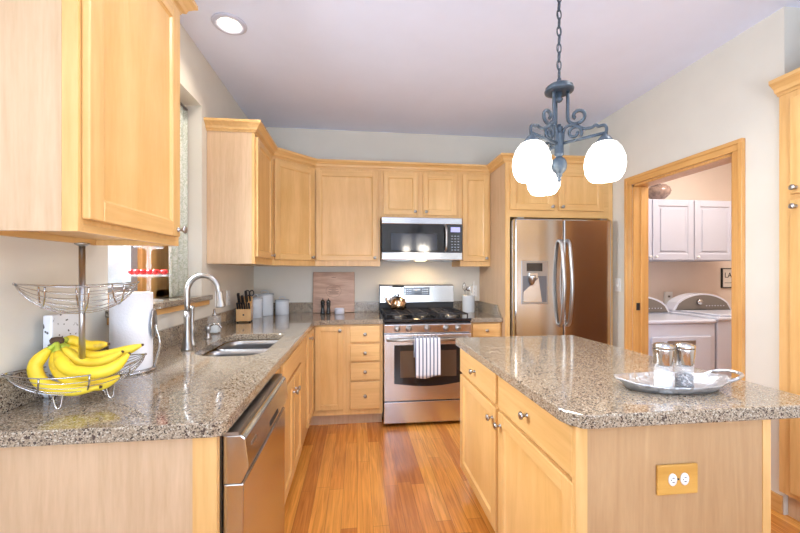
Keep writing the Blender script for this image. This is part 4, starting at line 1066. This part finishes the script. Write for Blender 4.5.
for q, pl in enumerate(BAN):
    pts = smooth_path([at(*p) for p in pl], 6); n = len(pts)
    R0 = .0185
    rad = []
    for i in range(n):
        u = i/(n-1)
        r = R0*min(1, .34+max(0, u-.08)*3.4) if u < .3 else R0
        if u > .78: r = R0*(1-((u-.78)/.22)**1.7*.74)
        rad.append(r)
    k = int(n*.16)
    bm = NB(); tube(bm, pts[k:], rad[k:], 10)
    b = obj('banana', bm, banana_m, t, world=True, smooth=True)
    bm = NB(); tube(bm, pts[:k+1], rad[:k+1], 10); obj('stem', bm, green_m, b, world=True, smooth=True)
    e = pts[-1]; d_ = (pts[-1]-pts[-2]).normalized()
    bm = NB(); tube(bm, [e-d_*.001, e+d_*.005], [.0052, .0035], 8); obj('tip', bm, brown_m, b, world=True)

# paper towel ----------------------------------------------------------
PX, PY = -.905, 1.597
t = thing('paper_towel_holder', 'upright metal holder with oval tension arm and round chrome base on the left counter', 'paper towel holder', (PX, PY, CZ1), 0)
bm = NB(); lathe(bm, [(.084, 0), (.086, .004), (.084, .010), (.02, .012), (0, .012)], seg=40); obj('base', bm, chrome, t)
bm = NB(); tube(bm, [(0, 0, .012), (0, 0, .335)], .006, 12); lathe(bm, [(.006, .333), (.012, .340), (.010, .350), (0, .352)], seg=16); obj('rod', bm, chrome, t)
ta = math.radians(12); tdx, tdy = math.cos(ta), math.sin(ta)
bm = NB(); tube(bm, smooth_path([(.079*tdx+.002, .079*tdy, .010), (.088*tdx, .088*tdy, .05), (.099*tdx, .099*tdy, .11), (.082*tdx, .082*tdy, .185)]), .0042, 10)
obj('arm', bm, chrome, t)
bm = NB(); lathe(bm, [(0, 0), (.034, .0), (.036, .003), (.031, .007), (0, .009)], seg=28, M=Matrix.Translation((.0745*tdx, .0745*tdy, .190)) @ Matrix.Rotation(ta, 4, 'Z') @ Matrix.Rotation(PI/2, 4, 'Y') @ Matrix.Diagonal((1.75, 1, 1, 1))); obj('oval_pad', bm, steel_b, t)
bm = NB(); lathe(bm, [(.020, .0), (.071, .0), (.072, .003), (.072, .300), (.071, .303), (.020, .303), (.020, 0)], PX, PY, 48, cap=False); bm.transform(Matrix.Translation((-PX, -PY, 0)))
o = obj('paper_towel_roll', bm, paper_m); o.location = (PX, PY, CZ1+.0135); tag(o, 'white embossed paper towel roll standing on its holder behind the bananas', 'paper towel')

# flecked tin against the wall
t = thing('napkin_holder', 'white box with black fleck pattern standing against the left wall behind the bananas', 'box', (-.977, 1.345, CZ1), R90)
bx('box', fleck_m, t, -.060, .060, -.014, .014, 0, .262, bev=.005)

# cake stand on the window ledge
LZ = WZ0+.032
t = thing('tiered_stand', 'clear glass two-tier serving stand on the window ledge', 'serving stand', (-1.10, 2.09, LZ), 0)
bm = NB(); lathe(bm, [(.065, 0), (.066, .004), (.02, .014), (.010, .03), (.010, .115), (.02, .124), (.100, .130), (.106, .138), (.103, .140), (.10, .134), (.012, .130), (.009, .17), (.014, .19), (.009, .20), (.010, .262), (.02, .276), (.066, .282), (.068, .290), (.064, .288), (0, .282)], seg=40, cap=False); obj('glass', bm, glass_m, t, smooth=True)
rnd = random.Random(3); sp = []
for i in range(400):
    if len(sp) >= 18: break
    a = rnd.uniform(0, 2*PI); r = rnd.uniform(.028, .086); p = (r*math.cos(a), r*math.sin(a))
    if all(math.hypot(p[0]-q[0], p[1]-q[1]) > .0315 for q in sp): sp.append(p)
proto = None
for (x, y) in sp:
    if proto is None:
        bm = NB(); lathe(bm, [(0, 0), (.008, .004), (.0152, .015), (.0148, .023), (.008, .029), (0, .030)], seg=12)
        proto = obj('strawberry', bm, berry_m, smooth=True); b_ = proto
    else:
        b_ = proto.copy(); C.objects.link(b_)
    b_.location = (-1.10+x, 2.09+y, LZ+.1385); b_.rotation_euler = (0, 0, rnd.uniform(0, 6))
    tag(b_, 'one of the red berries heaped on the lower plate of the glass serving stand', 'berry', 'red berries on the glass stand')

# curtain --------------------------------------------------------------
t = thing('curtain_panel', 'narrow green-white floral curtain hanging at the right side of the sink window', 'curtain', (-1.105, 2.42, LZ), 0)
bm = NB(); g = []
for j in range(2):
    row = []
    for i in range(33):
        u = i/32; y = -.135+.245*u; x = .010*math.sin(u*2*PI*3.2)
        if j == 0: y = -.105+.215*u
        row.append(bm.verts.new((x, y, .003 if j == 0 else WZ1-LZ-.045)))
    g.append(row)
for i in range(32):
    f = bm.faces.new([g[0][i], g[0][i+1], g[1][i+1], g[1][i]]); f.smooth = True
cu = obj('fabric', bm, floral_m, t); md = cu.modifiers.new('s', 'SOLIDIFY'); md.thickness = .002
bm = NB(); tube(bm, [(0, -.785, WZ1-LZ-.030), (0, .118, WZ1-LZ-.030)], .008, 10); obj('rod', bm, steel_b, t)
